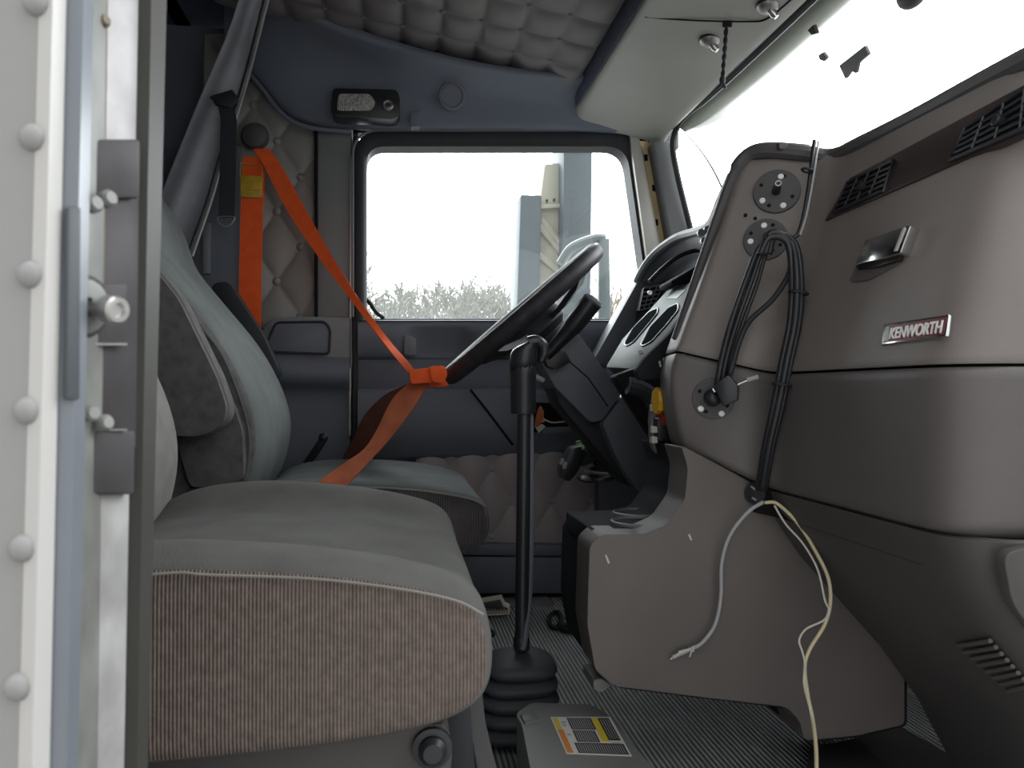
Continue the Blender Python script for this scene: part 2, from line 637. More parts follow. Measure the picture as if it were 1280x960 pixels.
# overhead console above the windshield
prof = [(.468, 1.43), (.470, 1.36), (.472, 1.338), (.480, 1.325), (.51, 1.320), (.58, 1.312), (.66, 1.298), (.715, 1.284), (.733, 1.279), (.742, 1.30)]
ys = [.36, .8, 1.2, 1.5, 1.72, 1.86, 1.94, 2.0, 2.04, 2.07]
dz = [0, 0, 0, 0, 0, 0, 0, -.001, -.006, -.016]
rows = [[V((x, y, z + d)) for x, z in prof] for y, d in zip(ys, dz)]
bm = B(); add_loft(bm, rows)
oc = ob('overhead_console', bm, M['console'], ce, angle=180, sub=1)
bm = B()
add_loft(bm, [[V((.462, y, 1.44)), V((.465, y, 1.36)), V((.468, y, 1.334))] for y in (.36, 1.2, 2.0)])
ob('console_step', bm, M['sleeper'], ce, solid=.004)
# panel seam and storage door on the console
bm = B()
sp = [PX(735, 60, .45)]
add_tube(bm, catmull([PP(a, b, V((.60, 1.2, 1.305)), V((-.18, 0, -.983)).normalized()) for a, b in ((806, 21), (840, 24), (880, 26), (935, 27), (958, 24), (985, 3), (1020, -30))], 5), .0016)
ob('seam_groove', bm, M['void'], ce)
bm = B(); add_slab(bm, [(796, 145), (806, 141), (818, 141), (830, 147), (812, 149)], 2.02, 2.05, .001); ob('clip_slot', bm, M['void'], ce)

# ---- driver side wall: pillar with tufted panel and speaker
wl = thing('wall_driver', (-.2, 2.15, 0), 'grey driver side pillar wall with tufted panel and speaker grille', 'wall', kind='structure')
bm = B()
add_box(bm, (-.64, 2.15, -.05), (1.05, 2.20, .765))
add_box(bm, (-.64, 2.15, .74), (-.115, 2.20, 1.55))
add_box(bm, (-.2, 2.15, 1.285), (.74, 2.20, 1.55))
ob('wall_shell', bm, M['blue_vinyl'], wl)
o = PY(255, 410, 2.125)
U = PY(396, 410, 2.125) - o
U.z = 0
W = V((0, 0, .78))
N = V((0, -1, 0))
bm = B()
p_u, p_v = .124, .188
# buttons at about (376,222) (349,262) (377,307)
q0 = PY(376, 222, 2.125) - o
add_loft(bm, quilt_rows(o, U, W, N, p_u, p_v, .013, .005, q0.x, q0.z))
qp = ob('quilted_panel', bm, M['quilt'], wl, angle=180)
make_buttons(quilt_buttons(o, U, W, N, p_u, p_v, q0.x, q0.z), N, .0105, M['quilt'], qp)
# dark slot left of the tufted panel
bm = B(); add_slab(bm, [(225, 180), (300, 180), (300, 440), (225, 440)], 2.098, 2.15, .004); ob('pillar_liner', bm, M['blue_vinyl'], wl)
bm = B(); add_slab(bm, [(253, 278), (262, 278), (262, 342), (253, 342)], 2.085, 2.10, .002); ob('liner_channel', bm, M['pillar'], wl)
# plain pillar cover, door side
bm = B(); add_slab(bm, [(396, 150), (440, 150), (440, 455), (396, 455)], 2.095, 2.15, .006); ob('pillar_cover', bm, M['pillar'], wl)
bm = B(); add_slab(bm, [(393, 158), (397, 158), (397, 400), (393, 400)], 2.088, 2.15, .001); ob('pillar_groove', bm, M['void'], wl)
# speaker surround and grille
bm = B(); add_slab(bm, px_round([(300, 462), (322, 420), (342, 397), (360, 396), (440, 396), (440, 462)], 5), 2.085, 2.14, .006); ob('speaker_surround', bm, M['pillar'], wl)
bm = B(); add_slab(bm, px_round([(332, 434), (345, 403), (406, 402), (413, 412), (411, 443), (340, 440)], 6), 2.078, 2.10, .003); sg = ob('speaker_grille', bm, M['blue_vinyl'], wl, label='dark trapezoid speaker grille')
bm = B(); add_tube(bm, round_loop([PY(a, b, 2.078) for a, b in ((332, 434), (345, 403), (406, 402), (413, 412), (411, 443), (340, 440))], .012, 4), .0035, 6, closed=True); ob('grille_rim', bm, M['black_soft'], wl)
# lower side trim with rolled shelf
rows = []
for py, yy in ((444, 2.13), (447, 2.07), (455, 2.05), (472, 2.045), (482, 2.06), (488, 2.09), (500, 2.10), (560, 2.10), (700, 2.12), (780, 2.14)):
    rows.append([PY(a, py + (440 - a) * -.03, yy) for a in (250, 300, 360, 400, 437)])
bm = B(); add_loft(bm, rows); ob('lower_trim', bm, M['blue_vinyl'], wl, angle=180, sub=1)

# ---- driver door
dr = thing('door_1', (.25, 2.1, 0), 'dark blue grey driver door panel with armrest and tufted lower pad', 'door', kind='structure')
bm = B(); add_slab(bm, [(443, 398), (850, 398), (850, 800), (443, 800)], 2.12, 2.15, .002); ob('door_shell', bm, M['blue_vinyl'], dr)
bm = B(); add_slab(bm, [(437.5, 196), (440.5, 196), (438.5, 545), (435.5, 545)], 2.085, 2.12, .002); ob('door_edge_strip', bm, M['alu'], dr)
bm = B(); add_slab(bm, [(441, 170), (448, 170), (446, 600), (440, 600)], 2.09, 2.13, .002); ob('door_gap_seal', bm, M['black_soft'], dr)
rows = []
for py, yy in ((401, 2.13), (399, 2.09), (404, 2.075), (415, 2.07), (430, 2.078), (446, 2.085), (449, 2.10), (452, 2.125)):
    r = []
    for a in (447, 460, 490, 504, 512, 540, 570, 580, 592, 612, 640, 680, 760):
        d = .0
        if 506 < a < 584 and 412 < py < 447:
            d = .022
        r.append(PY(a, py, yy + d))
    rows.append(r)
bm = B(); add_loft(bm, rows); ob('upper_panel', bm, M['blue_vinyl'], dr, angle=180, sub=1)
bm = B(); add_slab(bm, px_round([(505, 418), (520, 422), (520, 444), (505, 444)], 4), 2.075, 2.10, .004); ob('pull_grip', bm, M['pillar'], dr)
bm = B(); add_slab(bm, [(447, 449), (760, 449), (760, 486), (447, 486)], 2.105, 2.13, .003); ob('armrest_band', bm, M['blue_vinyl'], dr)
rows = []
for py, yy in ((484, 2.125), (487, 2.085), (492, 2.08), (530, 2.08), (572, 2.085), (578, 2.10), (580, 2.125)):
    rows.append([PY(a, py - (a - 447) * .045 * (1 if py > 560 else 0), yy) for a in (447, 520, 600, 680, 760, 830)])
bm = B(); add_loft(bm, rows); ob('map_pocket', bm, M['blue_vinyl'], dr, angle=60)
bm = B(); add_tube(bm, [PY(a, b, 2.08) for a, b in ((588, 487), (610, 515), (641, 556))], .0035); ob('pocket_seam', bm, M['void'], dr)
o = PY(520, 690, 2.105)
U = PY(765, 690, 2.105) - o
U.z = 0
W = V((0, 0, PY(600, 562, 2.105).z - o.z))
q0 = PY(640, 628, 2.105) - o
bm = B(); add_loft(bm, quilt_rows(o, U, W, N, .114, .187, .014, .005, q0.x, q0.z))
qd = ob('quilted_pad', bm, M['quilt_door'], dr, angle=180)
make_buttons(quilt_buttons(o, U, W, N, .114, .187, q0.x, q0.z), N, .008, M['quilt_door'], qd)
bm = B(); add_slab(bm, [(500, 679), (800, 682), (800, 697), (500, 694)], 2.07, 2.13, .008); ob('trim_band', bm, M['blue_vinyl'], dr)
bm = B(); add_slab(bm, [(500, 695), (850, 697), (850, 742), (500, 742)], 2.085, 2.13, .004); ob('kick_panel', bm, M['blue_vinyl'], dr)
bm = B(); add_slab(bm, [(748, 560), (850, 560), (850, 740), (748, 740)], 2.06, 2.13, .006); ob('kick_cover', bm, M['column'], dr)
bm = B(); add_slab(bm, [(500, 742), (850, 742), (850, 778), (500, 778)], 2.10, 2.14, .002); ob('sill_gap', bm, M['void'], dr)
bm = B(); add_slab(bm, [(560, 756), (690, 752), (700, 768), (560, 770)], 2.02, 2.08, .006); add_slab(bm, [(715, 748), (760, 740), (765, 752), (718, 760)], 2.02, 2.06, .004); ob('sill_step', bm, M['greybox'], dr)

# ---- driver window
w1 = thing('window_1', (.27, 2.13, .8), 'driver door window looking out on bare trees', 'window', kind='structure')
outer = [(443, 400), (443, 164), (797, 164), (826, 345), (826, 400)]
inner = [(458, 402), (458, 183), (783, 183), (806, 345), (806, 402)]
ro, ri = [0, .07, .07, .05, 0], [0, .05, .06, .04, 0]
lo_ = round_loop([PY(a, b, 2.085) for a, b in outer], ro, 6)
li_ = round_loop([PY(a, b, 2.095) for a, b in inner], ri, 6)


def pad(pts, rr):
    out = []
    for i, p in enumerate(pts):
        out += [p] * (7 if rr[i] <= 0 else 1)
    return out


def ring(outer, inner, ro, ri, y0, y1, y2, n=6):
    A = round_loop([PY(a, b, y0) for a, b in outer], [max(r, 1e-4) for r in ro], n)
    Bq = round_loop([PY(a, b, y1) for a, b in inner], [max(r, 1e-4) for r in ri], n)
    Mq = [(a + b) / 2 + V((0, -.008, 0)) for a, b in zip(A, Bq)]
    A2 = [p + V((0, y2 - y0, 0)) for p in A]
    B2 = [p + V((0, y2 - y1, 0)) for p in Bq]
    bm = B()
    g = add_loft(bm, [A2, A, Mq, Bq, B2], closed=True)
    return bm


ob('window_seal', ring(outer, inner, ro, ri, 2.085, 2.09, 2.15), M['black_soft'], w1, angle=60)
bm = B()
add_tube(bm, round_poly([PY(a, b, 2.08) for a, b in ((441, 396), (441, 163), (798, 163), (826, 330))], [0, .07, .07, 0], 8), .0035, 6)
ob('seal_bead', bm, M['pillar'], w1)
bm = B()
add_slab(bm, px_round([(446, 405), (446, 175), (790, 175), (818, 345), (818, 405)], 20), 2.128, 2.133)
ob('pane', bm, M['glass'], w1, smooth=False)
bm = B(); add_tube(bm, catmull([PY(a, b, 2.12) for a, b in ((454, 372), (462, 378), (470, 390), (480, 398))], 5), .006); ob('run_channel', bm, M['black_soft'], w1)

# ---- front pillar with its cover missing
t1 = thing('trim_1', (.75, 2.0, .8), 'front pillar with cover missing and primer yellow metal bared', 'pillar', kind='structure')


def strip(name, tl, tr, br, bl, y0, y1, m, parent, bevel=.002):
    bm = B()
    add_slab(bm, [tl, tr, br, bl], y0, y1, bevel)
    return ob(name, bm, m, parent)


strip('door_post_channel', (786, 160), (797, 160), (833, 345), (812, 345), 2.07, 2.10, M['alu'], t1)
strip('bare_metal', (797, 176), (818, 176), (850, 345), (824, 345), 2.085, 2.11, M['yellow_metal'], t1)
strip('gap', (796, 172), (826, 172), (856, 345), (822, 345), 2.10, 2.115, M['void'], t1)
strip('metal_flange', (813, 176), (819, 176), (852, 345), (843, 345), 2.07, 2.10, M['paint_bright'], t1)
strip('pillar_cover', (817, 176), (843, 176), (874, 345), (848, 345), 2.03, 2.10, M['pillar'], t1, .006)
for a, b in ((807, 197), (817, 235), (820, 278)):
    bm = B(); add_slab(bm, px_round([(a - 2, b - 4), (a + 2.5, b - 4), (a + 3, b + 4), (a - 1, b + 4)], 1), 2.083, 2.09); ob('bolt_hole', bm, M['void'], t1)
strip('corner_cover', (800, 135), (849, 140), (849, 186), (812, 178), 2.075, 2.11, M['pillar'], t1, .004)

# ---- windshield
w2 = thing('window_2', (.8, 1.2, .9), 'bright windshield above the dashboard', 'window', kind='structure')
sealpix = [(1150, -125, .99), (1060, -45, 1.19), (1015, 0, 1.305), (920, 90, 1.616), (880, 126, 1.80), (858, 143, 1.92), (846, 160, 1.98), (841, 182, 2.0), (846, 215, 2.0), (858, 265, 2.01), (872, 320, 2.02)]
seal = catmull([PY(a, b, y) for a, b, y in sealpix], 5)
bm = B(); add_tube(bm, seal, .0085, 8); ob('rubber_seal', bm, M['black_soft'], w2)
bm = B()
rows = []
for t in [0, .25, .5, .75, 1]:
    r = []
    for y in (.38, .7, 1.18, 1.5, 1.8, 2.02):
        bow = .10 * (1 - ((y - 1.18) / .84) ** 2)
        top_ = V((.75 + bow * .35, y, 1.285))
        bt = V((.90 + bow, y, .86))
        r.append(top_.lerp(bt, t))
    rows.append(r)
add_loft(bm, rows); ob('pane', bm, M['windshield'], w2, angle=180)

# ---- near door post (passenger side)
wp = thing('wall_passenger', (-.13, .33, 0), 'white riveted door post of the open passenger door', 'wall', kind='structure')


def jstrip(name, x0t, x0b, x1t, x1b, yl, yr, m, y0=-900, y1=1700, th=.006, parent=wp, label=None, bevel=.0008):
    ex = lambda t, b, y: t + (b - t) * y / 960.0
    pts = [PY(ex(x0t, x0b, y0), y0, yl), PY(ex(x1t, x1b, y0), y0, yr), PY(ex(x1t, x1b, y1), y1, yr), PY(ex(x0t, x0b, y1), y1, yl)]
    n = (pts[1] - pts[0]).cross(pts[3] - pts[0]).normalized()
    if n.y < 0:
        n = -n
    bm = B()
    if y1 - y0 > 1200:      # full height strips follow the lean of the post row by row
        p = PY(ex(x0t, x0b, 480), 480, yl)
        q = PY(ex(x1t, x1b, 480), 480, yr)
        n = (q - p).cross(V((0, 0, 1))).normalized()
        if n.y < 0:
            n = -n
        rows = []
        for yy in (y0, -300, -30, 200, 480, 760, 990, 1300, y1):
            a, b = PY(ex(x0t, x0b, yy), yy, yl), PY(ex(x1t, x1b, yy), yy, yr)
            rows.append([a, b, b + n * th, a + n * th])
        add_loft(bm, rows, closed=True, capends=True)
    else:
        add_prism(bm, pts, n * th, bevel)
    return ob(name, bm, m, parent, label=label)


jstrip('outer_skin', -900, -930, 68, 40, .300, .300, M['paint'], th=.01)
jstrip('skin_edge', 66, 40, 83, 62, .2975, .304, M['paint_bright'], th=.006)  # edge highlight put into a brighter white than the skin
jstrip('rubber_film', 82, 60, 96, 76, .305, .318, M['jamb_blue'])
jstrip('jamb_face', 94, 74, 133, 122, .316, .345, M['jamb_grey'])
jstrip('stain_line', 120, 106, 135, 122, .3415, .3455, M['rust'], th=.003)
jstrip('post_plate', 132, 120, 173, 155, .346, .366, M['jamb_white'])
jstrip('post_seal', 171, 153, 192, 168, .367, .40, M['jamb_edge'])
jstrip('latch_backing', 124, 118, 178, 166, .3435, .3665, M['jamb_dark'], y0=225, y1=560, th=.002)
jstrip('upper_buffer', 122, 116, 178, 170, .337, .361, M['jamb_dark'], y0=174, y1=248, th=.006, bevel=.0015)
jstrip('lower_buffer', 117, 112, 177, 165, .337, .361, M['jamb_dark'], y0=538, y1=618, th=.006, bevel=.0015)
jstrip('striker_plate', 124, 118, 162, 155, .340, .356, M['jamb_dark'], y0=355, y1=430, th=.004)
for y0 in (429, 536):
    jstrip('plate_edge', 122, 118, 160, 158, .339, .354, M['steel'], y0=y0, y1=y0 + 2.5, th=.001, bevel=0)
jstrip('side_slot', 88, 80, 104, 98, .302, .307, M['slot'], y0=258, y1=500, th=.003, bevel=.001)
# rest of the passenger side wall, behind the post
bm = B(); add_box(bm, (-1.5, .315, -.70), (-.22, .335, 2.0)); ob('side_shell', bm, M['paint'], wp)
bm = B(); add_box(bm, (-1.5, .336, -.06), (-.22, .36, 2.0)); ob('side_lining', bm, M['sleeper'], wp)
first = None
for a, b in ((48, 4), (43, 172), (40, 343), (36, 513), (30, 685), (24, 858)):
    p = PY(a, b, .300)
    if first is None:
        bm = B()
        add_lathe(bm, [(.0052, 0), (.0050, .0009), (.0042, .0021), (.0026, .0030), (0, .0034)], p, (0, -1, 0), 20)
        first = ob('rivet', bm, M['paint'], wp, angle=180)
        base = p
    else:
        c = first.copy(); COL.objects.link(c); c.parent = wp; c.location = p - base


def bolt(a, b, y, r, ln, m, name='bolt', axis=(.75, -.5, .1)):
    bm = B()
    p = PY(a, b, y)
    add_lathe(bm, [(r * .5, 0), (r * .5, ln * .4), (r, ln * .4), (r * 1.02, ln * .8), (r * .7, ln), (0, ln)], p, axis, 12)
    return ob(name, bm, m, wp)


bolt(108, 258, .332, .0036, .007, M['jamb_grey'])
bolt(124, 252, .340, .0036, .008, M['jamb_grey'])
bolt(104, 518, .332, .0034, .007, M['jamb_grey'])
bolt(120, 530, .340, .0034, .008, M['jamb_grey'])
bolt(122, 30, .345, .0026, .006, M['rust'])
bolt(100, 918, .345, .0026, .006, M['jamb_white'])
ax = (PY(151, 388, .322) - PY(98, 383, .334)).normalized()
p = PY(98, 383, .333)
L_ = (PY(151, 388, .322) - p).length
bm = B()
add_lathe(bm, [(.0040, -.004), (.0040, L_ * .62), (.0044, L_ * .64), (.0055, L_ * .70), (.0056, L_ * .95), (.0048, L_), (.0030, L_), (.0024, L_ - .0015), (0, L_ - .0015)], p, ax, 20)
sk = ob('latch_striker', bm, M['steel'], wp, label='chrome door latch striker pin')
bm = B(); add_lathe(bm, [(0, 0), (.0105, 0), (.011, .001), (.0085, .002), (.004, .0025)], PY(104, 383, .326), ax, 20)
ob('washer', bm, M['jamb_grey'], sk)
bm = B(); add_lathe(bm, [(.0125, 0), (.0128, .0007), (.0108, .0012), (.0108, 0)], PY(103, 383, .3265), ax, 20); ob('washer_ring', bm, M['jamb_dark'], sk)

# ---- unseen open passenger door, added to keep light off the dash
d2 = thing('door_2', (1.02, -.1, -.35), 'unseen open passenger door added to shade the dash', 'door', kind='structure')
bm = B(); add_box(bm, (1.00, -.78, -.40), (1.06, .30, .62), .015); ob('door_panel', bm, M['blue_vinyl'], d2)
bm = B(); add_tube(bm, round_poly([V((1.03, .27, .6)), V((1.03, .20, 1.27)), V((1.03, -.74, 1.27)), V((1.03, -.74, .6))], [0, .08, .08, 0], 6), .028, 8); ob('window_frame', bm, M['black_soft'], d2)
bm = B(); add_prism(bm, [V((1.03, .26, .6)), V((1.03, .19, 1.26)), V((1.03, -.73, 1.26)), V((1.03, -.73, .6))], V((.005, 0, 0))); ob('pane', bm, M['glass'], d2, smooth=False)
bm = B(); add_box(bm, (.94, -.60, .42), (1.00, .05, .50), .015); ob('armrest', bm, M['black_soft'], d2)

# ================================================================== SEATS
def seat_cushion(parent, prof, y0, y1, mats, crown=.0, name='cushion'):
    """profile in XZ (closed loop) carried across the seat; ends rounded, sides carry the second material"""
    n = len(prof)
    cx = sum(p[0] for p in prof) / n
    cz = sum(p[1] for p in prof) / n
    w = y1 - y0
    sl = [(.0, .42, -.0), (.0, .80, 0), (.002, .955, 0), (.010, .99, .3), (.030, 1.0, .5), (.055, 1.0, .5), (.085, 1.0, -.2), (.12, 1.0, -.75), (w / 2, 1.0, -.35)]
    sl = sl + [(w - a, s, c) for a, s, c in sl[-2::-1]]
    rows = []
    for dy, s, c in sl:
        r = []
        for (x, z) in prof:
            up = max(0.0, (z - cz)) / .08
            r.append(V((cx + (x - cx) * (1 - (1 - s) * .55), y0 + dy, cz + (z - cz) * s + crown * c * min(1.0, up))))
        rows.append(r)
    bm = B()
    g = add_loft(bm, rows, closed=True, capends=True)
    bm.faces.ensure_lookup_table()
    for f in bm.faces:
        ymid = sum(v.co.y for v in f.verts) / len(f.verts)
        if ymid < y0 + .004 or ymid > y1 - .004:
            f.material_index = 1
    return ob(name, bm, mats, parent, angle=180, sub=2)


def cush_prof(xf, zt, xr):
    """xf front, zt seam height at rear, xr rear"""
    pts = [(xr - .01, zt - .055), (xr + .02, zt - .022), (xr + .075, zt - .002), (xr + .16, zt + .002), (xf - .22, zt), (xf - .14, zt - .006), (xf - .075, zt - .016), (xf - .03, zt - .027), (xf - .006, zt - .040),
           (xf + .003, zt - .066), (xf + .003, zt - .100), (xf - .008, zt - .122), (xf - .045, zt - .137), (xf - .12, zt - .147), (xf - .25, zt - .152), (xr + .08, zt - .152), (xr, zt - .145), (xr - .018, zt - .09)]
    return pts


ps = thing('passenger_seat', (-.15, .87, 0), 'nearest seat, grey velour cushion with brown corduroy side beside the open door', 'seat')
seat_cushion(ps, cush_prof(.074, .437, -.335), .615, 1.115, [M['velour'], M['cord']], .028)


def side_seam(parent, xf, zt, xr, y, m, r=.0022):
    pts = [(xr + .05, zt - .010), (xr + .16, zt - .003), (xf - .22, zt - .005), (xf - .14, zt - .011), (xf - .075, zt - .021), (xf - .03, zt - .032), (xf - .008, zt - .044)]
    bm = B()
    add_tube(bm, catmull([V((a, y, b)) for a, b in pts], 5), r, 6)
    return ob('piping', bm, m, parent)


side_seam(ps, .074, .436, -.335, .6135, M['piping'], .0012)


def backrest(parent, dx, y0, y1, mats, name='backrest', top=1.22):
    fr = [PY(a, b, 1.88) for a, b in ((330, 622), (352, 595), (364, 555), (366, 520), (352, 478), (325, 430), (290, 390), (258, 352), (241, 330), (232, 290), (208, 248))]
    front = [(p.x + dx, p.z) for p in fr]
    front += [(front[-1][0] - .06, front[-1][1] + .055), (front[-1][0] - .12, top - .03), (front[-1][0] - .16, top)]
    back = [(front[-1][0] - .06, top - .02), (front[-1][0] - .08, top - .12), (front[-5][0] - .13, front[-5][1] - .05), (front[6][0] - .16, front[6][1]), (front[3][0] - .17, front[3][1]), (front[0][0] - .12, front[0][1] + .03), (front[0][0] - .04, front[0][1] - .012)]
    prof = front + back
    n = len(prof)
    cx = sum(p[0] for p in prof) / n
    cz = sum(p[1] for p in prof) / n
    w = y1 - y0
    sl = [(0, .3), (0, .75), (.003, .90), (.015, .955), (.04, .985), (.08, 1.0), (w / 2, .99)]
    sl = sl + [(w - a, s) for a, s in sl[-2::-1]]
    rows = []
    for dy, s in sl:
        k = 1 - s
        r = []
        for i, (x, z) in enumerate(prof):
            nxt, prv = prof[(i + 1) % n], prof[i - 1]
            t = V((nxt[0] - prv[0], nxt[1] - prv[1])).normalized()
            nn = V((t.y, -t.x))        # outward for this winding
            ref = V((x - cx, z - cz))
            q = V((x, z)) - nn * (k * .16) * (1 if nn.dot(V((1, 0))) > -2 else 1)
            r.append(V((q.x, y0 + dy, q.y)) if s > .8 else V((cx + (x - cx) * (s + .05), y0 + dy, cz + (z - cz) * (s + .05))))
        rows.append(r)
    return rows, prof


def build_backrest(parent, dx, y0, y1, m_front, m_side):
    rows, prof = backrest(parent, dx, y0, y1, None)
    bm = B()
    add_loft(bm, rows, closed=True, capends=True)
    for f in bm.faces:
        ym = sum(v.co.y for v in f.verts) / len(f.verts)
        if ym < y0 + .010 or ym > y1 - .010:
            f.material_index = 1
    return ob('backrest', bm, [m_front, m_side], parent, angle=180, sub=2)


# passenger backrest: plain upholstered, reclined
build_backrest(ps, -.035, .64, 1.11, M['cord_lite'], M['cord_lite'])
bm = B(); add_slab(bm, px_round([(-80, 925), (560, 905), (566, 940), (560, 1000), (-80, 1000)], 14), .66, 1.08, .012)
sb = ob('seat_base', bm, M['knee'], ps)
bm = B(); add_lathe(bm, [(.017, 0), (.017, .008), (.012, .009), (.012, .014), (.008, .018), (0, .018)], PY(540, 931, .662), (0, -1, 0), 20); ob('base_bolt', bm, M['black'], sb)
bm = B(); add_slab(bm, px_round([(552, 898), (588, 880), (596, 1000), (566, 1000)], 6), .70, .735, .003); ob('side_bracket', bm, M['black_soft'], ps)
bm = B(); add_box(bm, (-.36, .66, 0), (.0, 1.08, .1), .01); ob('pedestal', bm, M['black_soft'], ps)
ribc = [PY(a, b, y) for a, b, y in ((592, 862, .80), (596, 900, .80), (604, 935, .80), (614, 975, .80), (622, 1010, .80))]
bm = B(); add_ribbon(bm, ribc, [V((.0085, 0, 0))] * len(ribc)); ob('tether_strap', bm, M['pad'], ps, label='grey webbing tether strap')

ds = thing('driver_seat', (-.1, 1.7, 0), 'far seat, blue grey velour with the orange strap across it', 'seat')
seat_cushion(ds, cush_prof(.168, .400, -.30), 1.45, 1.95, [M['velour_blue'], M['cord_dark']], .012)
side_seam(ds, .168, .398, -.30, 1.4485, M['piping'], .0022)
build_backrest(ds, 0, 1.45, 1.93, M['velour_blue'], M['charcoal'])
# seam down the near edge of the backrest
bm = B(); add_tube(bm, catmull([PY(a, b, 1.447) for a, b in ((222, 365), (245, 402), (275, 440), (297, 490), (311, 540), (311, 575), (304, 604))], 6), .0022, 6)
ob('piping', bm, M['velour_blue'], ds)
# folded side panel of the backrest (dark trim under the armrest)
bm = B(); add_slab(bm, px_round([(218, 545), (250, 520), (290, 500), (303, 540), (305, 598), (290, 606), (238, 610)], 10), 1.425, 1.47, .012, 3)
ob('side_bolster', bm, M['charcoal'], ds)
# raised armrest
arm = px_round([(150, 300), (192, 335), (222, 372), (270, 470), (284, 510), (278, 532), (252, 546), (215, 545), (180, 530), (140, 420)], 14, 5)
bm = B(); add_slab(bm, arm, 1.345, 1.415, .016, 4); ar = ob('armrest', bm, M['charcoal'], ds)
bm = B(); add_tube(bm, [PY(a + 1, b, 1.362) for a, b in arm], .0045, 6, closed=True); ob('armrest_piping', bm, M['velour'], ar)
bm = B(); add_slab(bm, px_round([(205, 590), (296, 590), (296, 660), (205, 660)], 5), 1.50, 1.90, .01); ob('recliner_frame', bm, M['black_soft'], ds)
bm = B(); add_box(bm, (-.26, 1.50, 0), (.06, 1.90, .30), .01); ob('pedestal', bm, M['black_soft'], ds)
bm = B(); add_tube(bm, catmull([PY(a, b, 1.97) for a, b in ((370, 606), (380, 585), (397, 560), (404, 549))], 5), [.010] * 16, 8)
sv = ob('recline_lever', bm, M['black'], ds, label='black recline lever')
bm = B(); add_sphere(bm, PY(404, 547, 1.97), .012); ob('lever_tip', bm, M['black'], sv)
bm = B(); add_slab(bm, px_round([(262, 355), (285, 350), (330, 420), (352, 470), (330, 480), (275, 400)], 10), 1.955, 2.0, .012); ob('far_armrest', bm, M['black_soft'], ds)

# ================================================================== ORANGE BELT
sbt = thing('seat_belt', (0, 1.95, .35), 'orange seat belt pulled across and knotted round the steering wheel', 'seat belt')
bm = B()
c = [PY(a, b, y) for a, b, y in ((318, 196, 2.035), (315, 260, 2.035), (313, 340, 2.035), (312, 440, 2.035), (312, 470, 2.03))]
add_ribbon(bm, c, [V((.0275, 0, 0))] * len(c)); ob('vertical_strap', bm, M['orange'], sbt)
cl = [(316, 186, 2.03), (328, 204, 2.02), (360, 265, 1.97), (400, 324, 1.90), (440, 377, 1.82), (474, 422, 1.74), (498, 452, 1.66), (514, 470, 1.60)]
cr = [(336, 186, 2.03), (352, 208, 2.02), (380, 258, 1.97), (414, 318, 1.90), (447, 371, 1.82), (486, 425, 1.74), (508, 450, 1.66), (520, 464, 1.60)]
bm = B()
L3 = catmull([PY(*p) for p in cl], 4)
R3 = catmull([PY(*p) for p in cr], 4)
add_ribbon(bm, [(a + b) / 2 for a, b in zip(L3, R3)], [(b - a) / 2 for a, b in zip(L3, R3)]); ob('diagonal_strap', bm, M['orange'], sbt)
# turns round the rim
bm = B()
add_slab(bm, px_round([(511, 463), (538, 459), (541, 478), (514, 480)], 3), 1.555, 1.64, .004)
add_slab(bm, px_round([(536, 458), (556, 457), (560, 468), (554, 480), (540, 477)], 4), 1.545, 1.66, .006)
add_slab(bm, px_round([(520, 476), (552, 470), (562, 482), (548, 484), (530, 482)], 3), 1.60, 1.68, .004)
ob('knot', bm, M['orange'], sbt)
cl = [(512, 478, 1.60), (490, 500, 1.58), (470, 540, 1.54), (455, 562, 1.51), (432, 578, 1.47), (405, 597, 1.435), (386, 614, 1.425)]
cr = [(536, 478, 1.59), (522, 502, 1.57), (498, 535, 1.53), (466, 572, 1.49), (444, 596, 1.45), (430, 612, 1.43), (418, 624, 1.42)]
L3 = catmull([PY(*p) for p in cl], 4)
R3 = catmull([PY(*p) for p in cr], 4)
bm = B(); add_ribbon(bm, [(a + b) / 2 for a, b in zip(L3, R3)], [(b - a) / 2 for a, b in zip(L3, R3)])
ob('lap_strap', bm, M['orange_dark'], sbt, label='brownish orange lap strap')
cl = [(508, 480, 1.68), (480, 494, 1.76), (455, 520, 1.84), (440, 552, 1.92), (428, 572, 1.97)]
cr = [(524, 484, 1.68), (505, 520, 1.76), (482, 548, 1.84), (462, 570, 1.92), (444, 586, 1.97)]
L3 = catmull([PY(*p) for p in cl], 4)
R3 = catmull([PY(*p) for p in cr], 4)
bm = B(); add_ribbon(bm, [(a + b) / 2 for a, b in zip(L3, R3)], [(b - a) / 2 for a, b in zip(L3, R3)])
ob('rear_strap', bm, M['orange_shade'], sbt, label='far strap with shade put into its dark brown')
bm = B(); add_tube(bm, [PY(376, 611, 1.425), PY(393, 622, 1.42)], .004, 8); ob('latch_tongue', bm, M['steel'], sbt)
bm = B(); add_slab(bm, px_round([(300, 219), (327, 220), (327, 247), (301, 246)], 3), 2.02, 2.03, .002)
tg = ob('buckle_tag', bm, M['yellow'], sbt, label='yellow plastic webbing tag')
bm = B()
for yy in (228, 237):
    add_tube(bm, [PY(302, yy, 2.019), PY(326, yy, 2.019)], .0016, 6)
add_tube(bm, [PY(a, b, 2.024) for a, b in ((300, 219), (301, 204), (327, 207), (328, 228))], .0016, 6)
ob('tag_wire', bm, M['yellow'], tg)
bm = B(); add_lathe(bm, [(0, 0), (.034, 0), (.036, .012), (.031, .024), (.018, .030), (0, .031)], PY(320, 172, 2.10), (0, -1, 0), 20); ob('belt_anchor', bm, M['pad'], sbt, label='black belt guide on the pillar')

